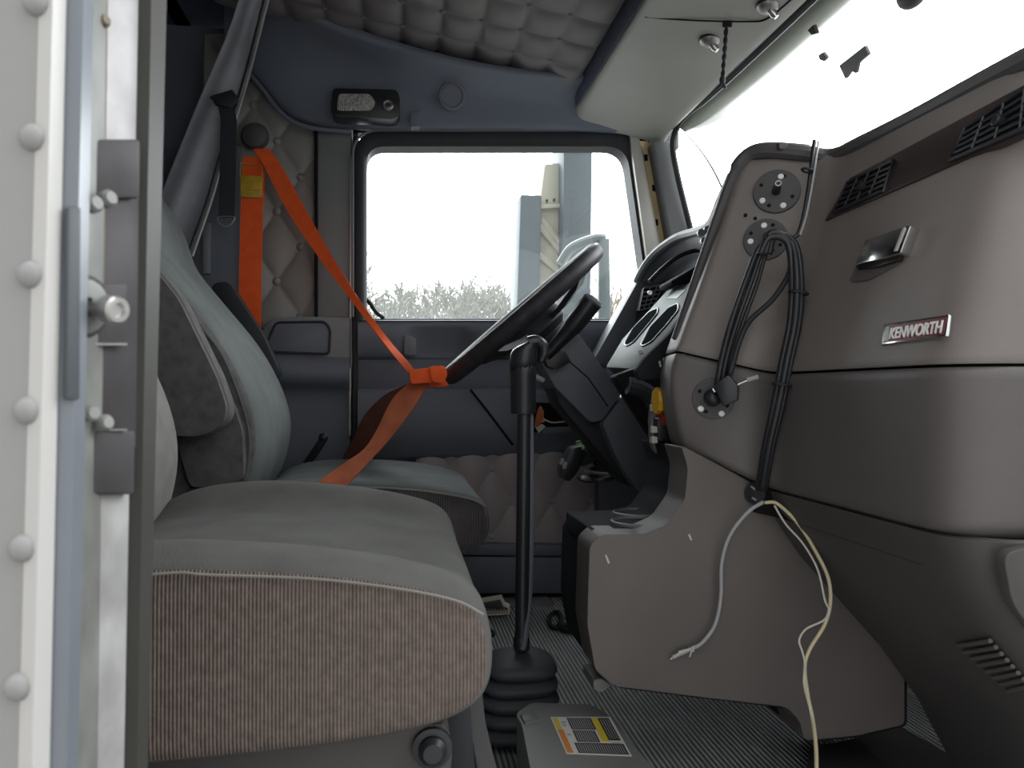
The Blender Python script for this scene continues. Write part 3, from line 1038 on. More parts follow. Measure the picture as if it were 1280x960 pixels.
# ================================================================== CURTAIN
cu = thing('sleeper_curtain', (-.4, 2.0, .9), 'grey vinyl sleeper curtain gathered at the driver pillar', 'curtain')
rows = []
CY = [(-60, 1.80), (0, 1.84), (50, 1.89), (100, 1.97), (150, 2.0), (400, 2.0)]
for py, l, r in ((-60, 316, 350), (0, 298, 335), (50, 281, 322), (100, 258, 309), (150, 238, 294), (200, 218, 278), (250, 198, 264), (300, 178, 248), (350, 160, 228)):
    rr = []
    for k in range(13):
        t = k / 12
        rr.append(PY(lerp(l, r, t), py, interp(CY, py) + .007 * math.sin(t * 9 + py * .006) + .015 * t))
    rows.append(rr)
bm = B(); add_loft(bm, rows); ob('curtain_cloth', bm, M['curtain'], cu, angle=180, sub=1, solid=.003)
bm = B(); add_tube(bm, catmull([PY(a, b, interp(CY, b) + .005) for a, b in ((349, -60), (332, 10), (322, 50), (309, 100), (294, 150), (278, 200), (264, 250), (240, 320))], 5), .0045, 6); ob('edge_welt', bm, M['wire_g'], cu)
bm = B(); add_tube(bm, catmull([PY(a, b, interp(CY, b) - .003) for a, b in ((344, -60), (327, 10), (317, 50), (304, 100), (289, 150), (273, 200), (259, 250), (234, 320))], 5), .003, 6); ob('edge_shadow_line', bm, M['black_soft'], cu)  # black tube stands in for the shadow beside the welt
stp = thing('tie_strap', PY(283, 280, 2.0), 'black tie strap with wire ring hanging over the curtain', 'strap')
c = [PY(a, b, y) for a, b, y in ((272, 122, 1.955), (282, 130, 1.95), (286, 150, 1.96), (285, 200, 1.965), (284, 250, 1.965), (283, 272, 1.965))]
bm = B(); add_ribbon(bm, c, [V((.019, 0, 0))] * len(c), .002); ob('strap_webbing', bm, M['black_soft'], stp)
bm = B(); add_slab(bm, [(263, 119), (290, 111), (298, 124), (288, 134), (268, 130)], 1.94, 1.955, .004); ob('strap_fold', bm, M['black_soft'], stp)
bm = B(); add_tube(bm, catmull([PY(a, b, 1.962) for a, b in ((273, 271), (274, 278), (280, 283), (287, 282), (292, 276), (292, 271))], 4, closed=True), .0015, 6, closed=True); ob('wire_ring', bm, M['steel'], stp)

# ================================================================== DOME LIGHT
dl = thing('dome_light', PY(457, 130, 2.03), 'black bezel reading lamp with prismatic lens above the window', 'lamp')
bm = B(); add_slab(bm, px_round([(416, 110), (496, 112), (500, 122), (500, 144), (492, 149), (418, 145), (413, 138)], 6), 1.985, 2.04, .006); ob('bezel', bm, M['black'], dl)
bm = B(); add_slab(bm, px_round([(423, 117), (462, 117), (470, 128), (464, 138), (421, 138)], 4), 1.981, 1.99, .001); ob('lens', bm, M['lamp'], dl)
bm = B(); add_lathe(bm, [(.007, 0), (.013, 0), (.014, .004), (.011, .006), (.008, .004), (.007, .006)], PY(485, 132, 1.984), (0, -1, 0), 20); ob('switch', bm, M['steel'], dl)

# ================================================================== DASHBOARD
da = thing('dashboard', (.6, 1.2, 0), 'brown grey vinyl dashboard with vents, glove latch, console and gauges', 'dashboard')
Xf = lambda z: .492 + (.30 * (z - .595) if z > .595 else 0.0)
JY, EY, AY = .968, .622, 1.03
edge = sorted([(lambda p: (p.z, p.x))(PY(a, b, AY)) for a, b in ((852, 557), (846, 535), (839, 500), (837, 470), (845, 437), (856, 408), (871, 367), (888, 320), (905, 270), (921, 220), (930, 203), (938, 192))])


def dash_row(zA, zJ, inset=0.0, dxface=0.0):
    xa = interp(edge, zA)
    xj = Xf(zJ) + dxface
    pts = [V((xa + .02, AY + .10, zA)), V((xa, AY, zA)), V((lerp(xa, xj, .5) - .002, lerp(AY, JY, .5) - .004, (zA + zJ) / 2)), V((xj, JY, zJ)), V((xj, (JY + EY) / 2, zJ)), V((xj, EY, zJ)), V((xj + .22, EY - .012, zJ)), V((xj + .50, EY - .012, zJ))]
    rad = [0, .012, .03, .040, 0, .055, .0, 0]
    out = round_poly(pts, rad, 6)
    if inset:
        out = [p + V((inset * .8, inset * .6, 0)) for p in out]
    return out


def zz(t, a, b):
    return a + (b - a) * t


rows = []
rows.append(dash_row(.628, .596, .014))
rows.append(dash_row(.628, .596, .002))
for t in (.01, .03, .1, .25, .4, .55, .7, .82, .92, 1.0):
    rows.append(dash_row(zz(t, .628, .886), zz(t, .596, .886)))
rows.append(dash_row(.899, .892))
rows.append(dash_row(.905, .894, .012))
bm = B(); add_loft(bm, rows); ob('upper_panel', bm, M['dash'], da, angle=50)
rows = [dash_row(.486, .436, .016), dash_row(.492, .442, .003)]
for t, k in ((.02, .0), (.06, 0), (.2, 0), (.4, 0), (.6, 0), (.8, 0), (.93, -.002), (.98, -.001)):
    rows.append(dash_row(zz(t, .495, .624), zz(t, .446, .592), 0, k))
rows.append(dash_row(.625, .593, .004))
rows.append(dash_row(.625, .593, .016))
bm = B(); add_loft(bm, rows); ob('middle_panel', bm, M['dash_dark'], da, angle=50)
# dark core behind the seams
bm = B()
rows = [dash_row(zA, zJ, .02) for zA, zJ in ((.42, .40), (.5, .45), (.62, .59), (.75, .74), (.88, .88))]
add_loft(bm, rows); ob('core', bm, M['void'], da)
# knee panel, undercut
rows = []
for x, z in ((.515, .438), (.497, .436), (.499, .425), (.510, .395), (.545, .345), (.60, .285), (.665, .215), (.72, .14), (.77, .05), (.79, -.01)):
    pts = [V((x, .99, z)), V((x, .80, z)), V((x, .625, z)), V((x + .06, .606, z)), V((x + .30, .60, z))]
    rows.append(round_poly(pts, [0, 0, .05, 0, 0], 6))
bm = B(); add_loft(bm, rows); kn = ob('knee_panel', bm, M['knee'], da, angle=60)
# louvre ribs low on the knee panel
bm = B()
kp0, kpn = V((.60, .6, .285)), V((-.070, 0, -.065)).normalized()
for i in range(8):
    y = 806 + i * 8
    a = PP(1196 + i * 9, y + 1, V((.632, .6, .25)), V((-.7, 0, -.68)).normalized())
    b = PP(1238 + i * 7, y - 5, V((.632, .6, .25)), V((-.7, 0, -.68)).normalized())
    add_tube(bm, [a, b], .0022, 6)
ob('louvre_rib', bm, M['dash_dark'], kn)
# rounded end piece of the knee bolster by the door
bm = B(); add_slab(bm, px_round([(1254, 692), (1300, 680), (1400, 680), (1400, 860), (1300, 800), (1266, 756)], 16, 5), .594, .606, .004, 3)
ob('end_cap', bm, M['knee'], da)
# padded roll along the top edge
padpts = [PY(a, b, y) for a, b, y in ((846, 425, 1.075), (868, 360, 1.07), (884, 312, 1.06), (898, 272, 1.05), (910, 238, 1.045), (922, 210, 1.04), (938, 193, 1.03), (960, 188, 1.01), (1000, 191, .985), (1040, 196, .97))]
xj = Xf(.895)
padpts += [V((xj + .002, .90, .887)), V((xj + .004, .80, .885)), V((xj + .004, .62, .884)), V((xj + .03, .585, .884)), V((xj + .3, .57, .884))]
bm = B()
pl = catmull(padpts, 5)
add_tube(bm, pl, [.0085 if i < 25 else .0115 for i in range(len(pl))], 10)
ob('top_roll', bm, M['pad'], da)
bm = B(); add_prism(bm, [V((.51, 1.05, .875)), V((.60, .97, .875)), V((.60, .60, .875)), V((1.02, .57, .875)), V((1.02, 1.2, .875)), V((.56, 1.2, .875))], V((0, 0, .012))); ob('top_deck', bm, M['pad'], da)
bm = B(); add_box(bm, (.99, .40, -.05), (1.03, 2.15, .90)); ob('firewall', bm, M['void'], da)
# little bump on the top roll
bm = B(); add_slab(bm, px_round([(974, 177), (1000, 179), (1012, 180), (1012, 188), (974, 186)], 2), .985, 1.01, .002); ob('roll_cap', bm, M['pad'], da)

# vent strip on the glove face
GN = V((-1, 0, .30)).normalized()
G0 = V((Xf(.80), .8, .80))


def G(px, py, off=0.0):
    return PP(px, py, G0 + GN * off, GN)


zb, zt_ = .800, .854


def face_pt(y, z, off=0.0):
    return V((Xf(z), y, z)) + GN * off


bm = B(); add_prism(bm, [G(1030, 276, .003), G(1320, 148, .003), G(1320, 84, .003), G(1062, 222, .003)], -GN * .01, .0015)
vs = ob('vent_strip', bm, M['wood'], da, label='dark maroon woodgrain vent strip')


def vent(quad, n=4, mcol=M['black']):
    """quad: bl br tr tl in pixels on the glove face"""
    q = [G(a, b, .005) for a, b in quad]
    bl, br, tr, tl = q
    bm = B(); add_prism(bm, [G(a, b, .0035) for a, b in quad], -GN * .002); v = ob('vent', bm, M['void'], da)
    bm = B()
    add_tube(bm, [bl, br, tr, tl], .0026, 6, closed=True)
    ob('vent_frame', bm, mcol, v)
    bm = B()
    for k in range(1, n + 1):
        t = k / (n + 1)
        add_tube(bm, [bl.lerp(tl, t), br.lerp(tr, t)], .0022, 5)
    ob('vane', bm, mcol, v)
    bm = B()
    for k in range(1, 4):
        t = k / 4
        add_tube(bm, [bl.lerp(br, t) + GN * .001, tl.lerp(tr, t) + GN * .001], .0014, 5)
    ob('vane_divider', bm, mcol, v)
    c = (bl + br + tr + tl) / 4 + GN * .003
    bm = B(); add_lathe(bm, [(.0058, -.004), (.0058, .002), (.004, .0035), (0, .0035)], c, GN, 14); ob('vent_knob', bm, M['black'], v)
    return v


vent([(1042, 265), (1104, 238), (1117, 201), (1060, 228)])
vent([(1188, 200), (1310, 147), (1310, 92), (1208, 160)])
# glove latch
bm = B(); add_prism(bm, [G(a, b, .002) for a, b in px_round([(1061, 352), (1070, 332), (1128, 306), (1122, 330), (1085, 350)], 4)], -GN * .003); ob('latch_recess', bm, M['dash_dark'], da)
bm = B(); add_prism(bm, [G(a, b, .012) for a, b in px_round([(1069, 330), (1082, 300), (1138, 281), (1125, 316), (1100, 324)], 2)], -GN * .012, .002); lt = ob('glove_latch', bm, M['chrome'], da, label='chrome glove box latch paddle')
bm = B(); add_prism(bm, [G(a, b, .0135) for a, b in ((1117, 314), (1128, 285), (1131, 284), (1120, 313))], -GN * .002); ob('latch_edge', bm, M['paint_bright'], lt)
bm = B(); add_prism(bm, [G(a, b, .006) for a, b in ((1069, 332), (1100, 325), (1125, 317), (1122, 325), (1098, 333), (1072, 336))], -GN * .006); ob('latch_lip', bm, M['black'], lt)
# badge
bq = [(1101, 431), (1182, 420), (1186, 393), (1105, 405)]
bm = B(); add_prism(bm, [G(a, b, .003) for a, b in bq], -GN * .004, .0006); bd = ob('name_badge', bm, M['chrome'], da, label='red and chrome maker badge')
bm = B(); add_prism(bm, [G(a, b, .0036) for a, b in ((1104, 428), (1179, 418), (1183, 396), (1107, 408))], -GN * .001); ob('badge_field', bm, M['red_badge'], bd)
fc = bpy.data.curves.new('lettering', 'FONT')
fc.body = 'KENWORTH'
fc.size = .019
fc.extrude = .0006
fc.offset = .0003
fo = bpy.data.objects.new('lettering_source', fc)
COL.objects.link(fo)
dg = bpy.context.evaluated_depsgraph_get()
me = bpy.data.meshes.new_from_object(fo.evaluated_get(dg))
bpy.data.objects.remove(fo)
bm = B(); bm.from_mesh(me)
bmesh.ops.recalc_face_normals(bm, faces=bm.faces)
xs = [v.co.x for v in bm.verts]; ysx = [v.co.y for v in bm.verts]
x0, x1, y0, y1 = min(xs), max(xs), min(ysx), max(ysx)
q0, q1, q2, q3 = [G(a, b, .0045) for a, b in ((1111, 424), (1176, 416), (1179, 400), (1114, 410))]
for v in bm.verts:
    u, w = (v.co.x - x0) / (x1 - x0), (v.co.y - y0) / (y1 - y0)
    v.co = q0.lerp(q1, u).lerp(q3.lerp(q2, u), w) + GN * (v.co.z)
ob('lettering', bm, M['screw_white'], bd, smooth=False, recalc=False)
bm = B(); add_prism(bm, [G(a, b, .0042) for a, b in ((1104, 427), (1110, 426), (1112, 408), (1107, 409))], -GN * .001); ob('badge_emblem', bm, M['chrome'], bd)

# side plane of the centre stack, facing the passenger seat
sA, sJ, sT = V((interp(edge, .70), AY, .70)), V((Xf(.70), JY, .70)), V((Xf(.85), JY, .85))
SN = (sJ - sA).cross(sT - sA).normalized()
if SN.y > 0:
    SN = -SN
S0 = sA


def S(px, py, off=0.0):
    return PP(px, py, S0 + SN * off, SN)


# middle part of that side is vertical
mA, mJ = V((interp(edge, .56), AY, .56)), V((Xf(.55), JY, .55))
S2N = (mJ - mA).cross(V((0, 0, 1))).normalized()
if S2N.y > 0:
    S2N = -S2N


def S2(px, py, off=0.0):
    return PP(px, py, mA + S2N * off, S2N)


for a, b in ((932, 269), (944, 273)):
    bm = B(); add_lathe(bm, [(0, .0015), (.0022, .0015), (.0026, 0)], S(a, b, .001), SN, 10); ob('screw_hole', bm, M['void'], da)

# centre console with the cup holders
con = px_round([(851, 556), (860, 585), (856, 625), (835, 655), (806, 668), (752, 668), (737, 682), (734, 780), (744, 838), (768, 858), (880, 872), (984, 884), (1000, 902), (1006, 926), (1070, 920), (1131, 906), (1131, 832), (1060, 745), (1000, 668), (962, 616), (945, 606), (900, 582)], 7, 4)
bm = B(); add_slab(bm, con, .995, 1.065, .020, 4); cs = ob('console', bm, M['console_side'], da, label='lower centre console beside the gear lever')
bm = B(); add_box(bm, (PY(741, 660, 1.03).x, 1.036, .35), (PY(846, 660, 1.03).x, 1.205, .380), .004); ci = ob('cup_insert', bm, M['tray'], cs, label='black cup holder insert')
bm = B(); add_slab(bm, [(a + 3, b + 2) for a, b in con], 1.045, 1.24, .006, 2); ob('console_core', bm, M['tray'], cs, label='dark inner console shell')
zt2 = .3795
for a, yy in ((798, 1.078), (798, 1.158)):
    p = V((PY(a, 655, yy).x, yy, zt2))
    bm = B(); add_lathe(bm, [(.041, 0), (.0405, .004), (.0375, .005), (.0365, .0012)], p, (0, 0, 1), 28)
    cr_ = ob('cup_ring', bm, M['column'], cs)
    bm = B(); add_lathe(bm, [(.0365, .0012), (0, .0010)], p, (0, 0, 1), 28); ob('cup_hole', bm, M['void'], da)
for (a, b, c2, d) in ((757, 694, 761, 704), (861, 668, 864, 675)):
    bm = B(); add_tube(bm, [PY(a, b, .994), PY(c2, d, .994)], .0016, 5); ob('scuff_mark', bm, M['wire_w'], cs)
bm = B()
add_lathe(bm, [(0, .001), (.004, .001), (.0045, 0)], PX(1091, 657, .51), (-1, 0, -.3), 8)
ob('scuff_mark', bm, M['wire_w'], cs)
# curved inner liner seen past the console
bm = B(); add_slab(bm, px_round([(846, 560), (860, 565), (858, 610), (840, 645), (815, 655), (800, 650), (825, 640), (842, 605)], 4), 1.24, 1.30, .004); ob('inner_liner', bm, M['column'], da)
bm = B(); add_slab(bm, px_round([(768, 470), (852, 440), (870, 560), (860, 640), (800, 650), (826, 560)], 6), 1.32, 1.36, .004); ob('under_panel', bm, M['void'], da)
# brake valve knobs beside the stack
bm = B(); add_lathe(bm, [(0, 0), (.020, 0), (.021, .003), (.020, .008), (.010, .009), (.0125, .010), (.0125, .030), (0, .030)], PY(819, 501, 1.14), (1, 0, 0), 8)
kb = ob('brake_knob', bm, M['knob_yellow'], da, label='yellow parking brake knob')
bm = B(); add_lathe(bm, [(0, 0), (.017, 0), (.018, .003), (.017, .008), (.010, .009), (.0115, .010), (.0115, .028), (0, .028)], PY(824, 520, 1.16), (1, 0, 0), 8)
ob('brake_knob', bm, M['knob_red'], da, label='red trailer brake knob')
bm = B(); add_tube(bm, catmull([PY(a, b, 1.18) for a, b in ((819, 505), (817, 530), (819, 555), (830, 563), (850, 560))], 5), .009, 8); ob('bracket_tube', bm, M['column'], da)
for y0 in (506, 533, 546):
    bm = B(); add_slab(bm, px_round([(815, y0), (822, y0), (822, y0 + 8), (815, y0 + 8)], 1), 1.155, 1.165, .001)
    ob('valve_tag', bm, M['wire_w'], da)
bm = B(); add_slab(bm, px_round([(822, 522), (842, 520), (844, 550), (824, 552)], 3), 1.15, 1.2, .004); ob('valve_body', bm, M['black'], da)
bm = B(); add_tube(bm, catmull([PY(a, b, 1.30) for a, b in ((785, 482), (800, 486), (814, 497), (822, 520))], 5), .016, 10); ob('duct_hose', bm, M['black_soft'], da)

# instrument side of the dash, driver's half
CN = V((-.72, 0, .69)).normalized()
C0 = PY(800, 430, 1.52)


def Cc(px, py, off=0.0):
    return PP(px, py, C0 + CN * off, CN)


bm = B(); add_prism(bm, [Cc(a, b) for a, b in px_round([(757, 459), (778, 424), (813, 386), (834, 363), (865, 352), (872, 360), (859, 384), (838, 415), (806, 446), (793, 461)], 3)], -CN * .03, .003)
cl_ = ob('gauge_panel', bm, M['cluster'], da, label='silver grey gauge panel')
for pts in ([(780, 430), (791, 411), (812, 390), (823, 385), (822, 392), (808, 409), (792, 428), (783, 433)], [(801, 431), (812, 410), (836, 385), (848, 379), (848, 388), (833, 407), (815, 427), (804, 433)]):
    rp = px_round(pts, 3, 3)
    bm = B(); add_prism(bm, [Cc(a, b, .001) for a, b in rp], -CN * .002); gl_ = ob('gauge_lens', bm, M['lens'], cl_)
    bm = B(); add_tube(bm, [Cc(a, b, .001) for a, b in rp], .0022, 6, closed=True); ob('gauge_bezel', bm, M['black'], cl_)
bm = B(); add_prism(bm, [Cc(a, b, .001) for a, b in ((833, 373), (846, 363), (857, 362), (846, 373))], -CN * .002); ob('display', bm, M['screen'], cl_)
bm = B(); add_prism(bm, [Cc(a, b, .001) for a, b in ((797, 439), (802, 437), (804, 441), (799, 443))], -CN * .002); ob('switch_mark', bm, M['void'], cl_)
# lower edge of the gauge panel and dark switch bank
bm = B(); add_slab(bm, px_round([(795, 463), (807, 447), (839, 416), (860, 384), (876, 384), (866, 440), (850, 472), (800, 475)], 3), 1.15, 1.168, .003); ob('switch_bank', bm, M['tray'], da)
for a, b in ((824, 452), (829, 448)):
    bm = B(); add_slab(bm, [(a, b), (a + 1.5, b - 1), (a + 3, b + 6), (a + 1.5, b + 7)], 1.146, 1.15)
    ob('switch_line', bm, M['wire_w'], da)
# outboard end of the driver's dash
bm = B(); add_slab(bm, px_round([(741, 452), (762, 415), (797, 352), (822, 352), (800, 398), (765, 460)], 3), 1.98, 2.06, .006); ob('dash_end', bm, M['column'], da)
# gauge hood: arched cowl, inner face and rolled lip
arch = [(796, 352), (803, 338), (814, 322), (828, 309), (848, 296), (868, 290), (884, 284), (892, 274), (902, 250), (915, 222)]
A3 = catmull([PY(a, b, y) for (a, b), y in zip(arch, (2.0, 1.97, 1.93, 1.88, 1.80, 1.70, 1.55, 1.45, 1.35, 1.25))], 4)
bm = B(); add_tube(bm, A3, .011, 8); ob('hood_lip', bm, M['pillar'], da)
innr = [(800, 357), (812, 356), (828, 353), (840, 347), (856, 340), (872, 332), (886, 322), (896, 305), (905, 280), (916, 250)]
I3 = catmull([PY(a, b, y) for (a, b), y in zip(innr, (2.0, 1.99, 1.97, 1.93, 1.87, 1.78, 1.66, 1.55, 1.45, 1.35))], 4)
bm = B(); add_loft(bm, [A3, [a.lerp(b, .5) + V((.04, 0, .0)) for a, b in zip(A3, I3)], I3]); ob('hood_inner', bm, M['column'], da, angle=180, solid=.004)
# deck of the driver's half, forward of the hood
bm = B(); add_loft(bm, [[p + V((0, 0, .004)) for p in A3], [V((1.0, p.y, max(.86, p.z - .02))) for p in A3]]); ob('hood_deck', bm, M['pad'], da, angle=180, solid=.004)
bm = B(); add_slab(bm, [(800, 352), (880, 320), (930, 260), (930, 470), (860, 470), (790, 420)], 1.98, 2.0, .002); ob('hood_back', bm, M['column'], da)
bm = B(); add_tube(bm, catmull([PY(a, b, 1.80) for a, b in ((812, 352), (828, 336), (846, 322), (866, 314), (884, 313))], 5), .006, 6); ob('hood_rib', bm, M['black_soft'], da)
bm = B(); add_slab(bm, px_round([(838, 352), (872, 332), (900, 318), (892, 345), (860, 352), (842, 358)], 3), 1.62, 1.70, .004); ob('hood_slot', bm, M['void'], da)
for a, b in ((876, 292), (884, 288), (880, 302), (890, 296)):
    bm = B(); add_lathe(bm, [(0, .012), (.007, .012), (.008, 0)], PY(a, b, 1.42), (-.3, -1, 0), 10)
    ob('rocker_button', bm, M['black'], da)
# driver vent
bm = B(); add_slab(bm, [(805, 360), (830, 356), (828, 370), (812, 388), (798, 388)], 1.93, 1.95); dv = ob('driver_vent', bm, M['void'], da)
bm = B()
for k in range(6):
    t = k / 5
    add_tube(bm, [PY(lerp(805, 799, t), lerp(360, 388, t), 1.925), PY(lerp(830, 816, t), lerp(356, 384, t), 1.925)], .0022, 5)
for k in range(4):
    t = k / 3
    add_tube(bm, [PY(lerp(805, 830, t), lerp(360, 356, t), 1.925), PY(lerp(799, 816, t), lerp(388, 384, t), 1.925)], .0016, 5)
ob('vent_vane', bm, M['pillar'], dv)
bm = B(); add_lathe(bm, [(0, .004), (.006, .004), (.007, 0)], PY(812, 366, 1.92), (0, -1, 0), 10); ob('vent_knob', bm, M['chrome'], dv)

# ================================================================== STEERING
TH = math.radians(41.0)
wc = PY(652, 393, 1.72)
e1 = V((math.cos(TH), 0, math.sin(TH)))
e2 = V((0, 1, 0))
wn_ = V((-math.sin(TH), 0, math.cos(TH)))
sw = thing('steering_wheel', wc, 'black leather steering wheel with orange belt tied to its rim', 'steering wheel')
R_ = .212
bm = B(); add_tube(bm, [wc + (e1 * math.cos(a) + e2 * math.sin(a)) * R_ for a in [2 * math.pi * k / 72 for k in range(72)]], .0205, 14, closed=True); ob('rim', bm, M['wheel'], sw)
hc = wc - wn_ * .05
bm = B(); add_lathe(bm, [(0, .045), (.045, .043), (.068, .034), (.078, .015), (.078, -.005), (.065, -.02), (0, -.02)], hc, wn_, 28); ob('hub', bm, M['black_soft'], sw)
first = None
for k in range(4):
    a = math.pi / 4 + k * math.pi / 2
    d = e1 * math.cos(a) + e2 * math.sin(a)
    t = d.cross(wn_)
    rows = []
    for f, dep, w_ in ((.05, .045, .030), (.10, .042, .026), (.16, .028, .022), (.205, .004, .020)):
        c = wc + d * f - wn_ * dep
        rows.append([c - t * w_ - wn_ * .006, c + t * w_ - wn_ * .006, c + t * w_ + wn_ * .006, c - t * w_ + wn_ * .006])
    bm = B(); add_loft(bm, rows, closed=True, capends=True); ob('spoke', bm, M['black'], sw)

sc = thing('steering_column', PY(810, 612, 1.7), 'dark grey plastic steering column shroud below the wheel', 'steering column')
bm = B(); add_slab(bm, px_round([(676, 452), (684, 444), (722, 416), (740, 440), (777, 493), (752, 526), (738, 528), (694, 484)], 5), 1.63, 1.79, .014, 3); us = ob('upper_shroud', bm, M['column'], sc)
bm = B(); add_tube(bm, [PY(a, b, 1.629) for a, b in ((712, 452), (735, 472), (760, 508))], .0014, 5); ob('shroud_seam', bm, M['void'], us)
bm = B(); add_slab(bm, px_round([(753, 529), (780, 494), (814, 491), (822, 520), (828, 575), (823, 612), (798, 616), (770, 572)], 5), 1.62, 1.79, .016, 3); ob('lower_shroud', bm, M['column'], sc)
bm = B(); add_slab(bm, px_round([(690, 478), (738, 526), (756, 530), (800, 614), (786, 608), (745, 560), (700, 506)], 5), 1.655, 1.77, .012, 3); ob('under_shroud', bm, M['black_soft'], sc)
a0, a1 = hc - wn_ * .015, PY(712, 448, 1.71)
bm = B(); add_tube(bm, [a0, a0.lerp(a1, .5), a1], [.062, .060, .05], 18); ob('column_collar', bm, M['black_soft'], sc)
p0, p1, p2 = PY(682, 445, 1.60), PY(712, 412, 1.585), PY(741, 376, 1.57)
bm = B()
dirn = (p2 - p1).normalized()
add_tube(bm, [p0, p0.lerp(p1, .5), p1, p1.lerp(p2, .1), p1.lerp(p2, .8), p2], [.012, .015, .019, .0215, .0225, .0215], 14)
lv = ob('brake_lever', bm, M['black'], sc, label='black hand lever with ribbed grip')
bm = B(); add_lathe(bm, [(.0223, -.004), (.0226, .0), (.018, .006), (.007, .009), (0, .009)], p2, dirn, 16); ob('grip_cap', bm, M['column'], lv)
bm = B(); add_slab(bm, px_round([(680, 442), (690, 432), (707, 440), (714, 452), (696, 462), (684, 458)], 3), 1.60, 1.66, .004); ob('lever_mount', bm, M['black'], sc)
bm = B(); add_tube(bm, [PY(668, 470, 1.62), PY(680, 476, 1.62)], [.007, .005], 8); ob('stalk_tip', bm, M['wire_g'], sc)

# ================================================================== GEAR SHIFT
gs = thing('gear_shift', PZ(650, 905, 0), 'tall black gear lever with rubber boot rising from the floor', 'gear lever')
GY = 1.26
bm = B()
kb_ = [PY(a, b, GY) for a, b in ((654, 517), (654, 500), (654, 465))]
add_lathe(bm, [(.0, 0), (.0205, 0), (.0215, .004), (.0215, .06), (.0222, .064), (.0222, .078), (.021, .080)], kb_[0], (0, 0, 1), 24)
kn_ = ob('grip_sleeve', bm, M['black'], gs)
rows = []
for (px, py, w, d) in ((654, 463, 17, .022), (654, 450, 17.5, .023), (655, 440, 17, .023), (657, 432, 16, .022), (661, 427, 12, .018), (664, 424.5, 6, .010)):
    c = PY(px, py, GY)
    k = w * GY / F
    rows.append([c + V((math.cos(a) * k, math.sin(a) * d, math.cos(a) * .006 * (1 if w < 17 else .3))) for a in [2 * math.pi * i / 20 for i in range(20)]])
bm = B(); add_loft(bm, rows, closed=True, capends=True); ob('shift_knob', bm, M['black'], gs, angle=180)
bm = B(); add_tube(bm, catmull([PY(a, b, GY - .01) for a, b in ((660, 428), (672, 427), (679, 432), (680, 442), (676, 452))], 4), [.010, .011, .011, .011, .010, .010, .009, .009, .009, .009, .008, .008, .007, .007, .006, .006, .005], 10); ob('knob_beak', bm, M['black'], gs)
bm = B(); add_tube(bm, [PY(655, 518, GY), PY(654, 640, GY), PY(652, 812, GY)], .0115, 16); ob('shaft', bm, M['black'], gs)
bm = B(); add_tube(bm, catmull([PY(663.5, 518, GY), PY(664, 640, GY + .005), PY(662, 740, GY), PY(656, 800, GY - .012), PY(653, 812, GY - .014)], 6), .0048, 8); ob('air_line', bm, M['column'], gs)
bm = B(); add_lathe(bm, [(.0125, 0), (.014, .004), (.014, .018), (.0125, .022)], PY(652, 812, GY), (0, 0, 1), 14); ob('shaft_collar', bm, M['black'], gs)
# bellows boot: stacked rounded squares
rows = []
ctr0 = PY(650, 815, GY)
zt3 = PY(650, 822, GY).z


def sq(c, hx, hy, z, n=32, p=3.2):
    out = []
    for i in range(n):
        a = 2 * math.pi * i / n
        ca, sa = math.cos(a), math.sin(a)
        out.append(V((c.x + hx * math.copysign(abs(ca) ** (2 / p), ca), c.y + hy * math.copysign(abs(sa) ** (2 / p), sa), z)))
    return out


steps = [(.013, .02, .008), (.030, .035, .006), (.046, .050, .002), (.056, .060, -.004), (.059, .062, -.012), (.055, .058, -.018), (.048, .050, -.024)]
for hx, hy, dzz in steps:
    rows.append(sq(ctr0, hx, hy, zt3 + dzz))
zcur, hx = zt3 - .024, .062
while zcur > .012:
    for k, (f, d) in enumerate(((1.0, .006), (1.03, .004), (1.0, .006), (.86, .008))):
        zcur -= d
        rows.append(sq(ctr0 + V((-.004, 0, 0)), hx * f, hx * 1.05 * f, max(zcur, .001)))
    hx += .0022
bm = B(); add_loft(bm, rows, closed=True, capends=True); ob('boot', bm, M['boot'], gs, angle=60)

# ================================================================== FLOOR BOX WITH WARNING LABEL
fb = thing('floor_box', PZ(720, 930, 0), 'grey plastic floor box with a warning label beside the gear lever', 'box')
zt4 = .115
tops = [PZ(a, b, zt4) for a, b in px_round([(644, 892), (664, 878), (738, 880), (758, 890), (860, 1010), (672, 1010), (652, 905)], 6)]
bm = B(); add_prism(bm, tops, V((0, 0, -zt4)), .008, 3); ob('body', bm, M['greybox'], fb)
bm = B(); add_prism(bm, [PZ(a, b, zt4 + .004) for a, b in ((650, 892), (668, 888), (676, 899), (656, 903))], V((0, 0, -.012)), .002); ob('clip', bm, M['jamb_grey'], fb)
lab = [(688, 896), (763, 896), (790, 945), (708, 942)]


def LB(u, v, off=.0012):
    a, b, c, d = lab
    x = lerp(lerp(a[0], b[0], u), lerp(d[0], c[0], u), v)
    y = lerp(lerp(a[1], b[1], u), lerp(d[1], c[1], u), v)
    return PZ(x, y, zt4 + off)


def lrect(bm, u0, v0, u1, v1, off):
    add_prism(bm, [LB(u0, v0, off), LB(u1, v0, off), LB(u1, v1, off), LB(u0, v1, off)], V((0, 0, -.0006)))


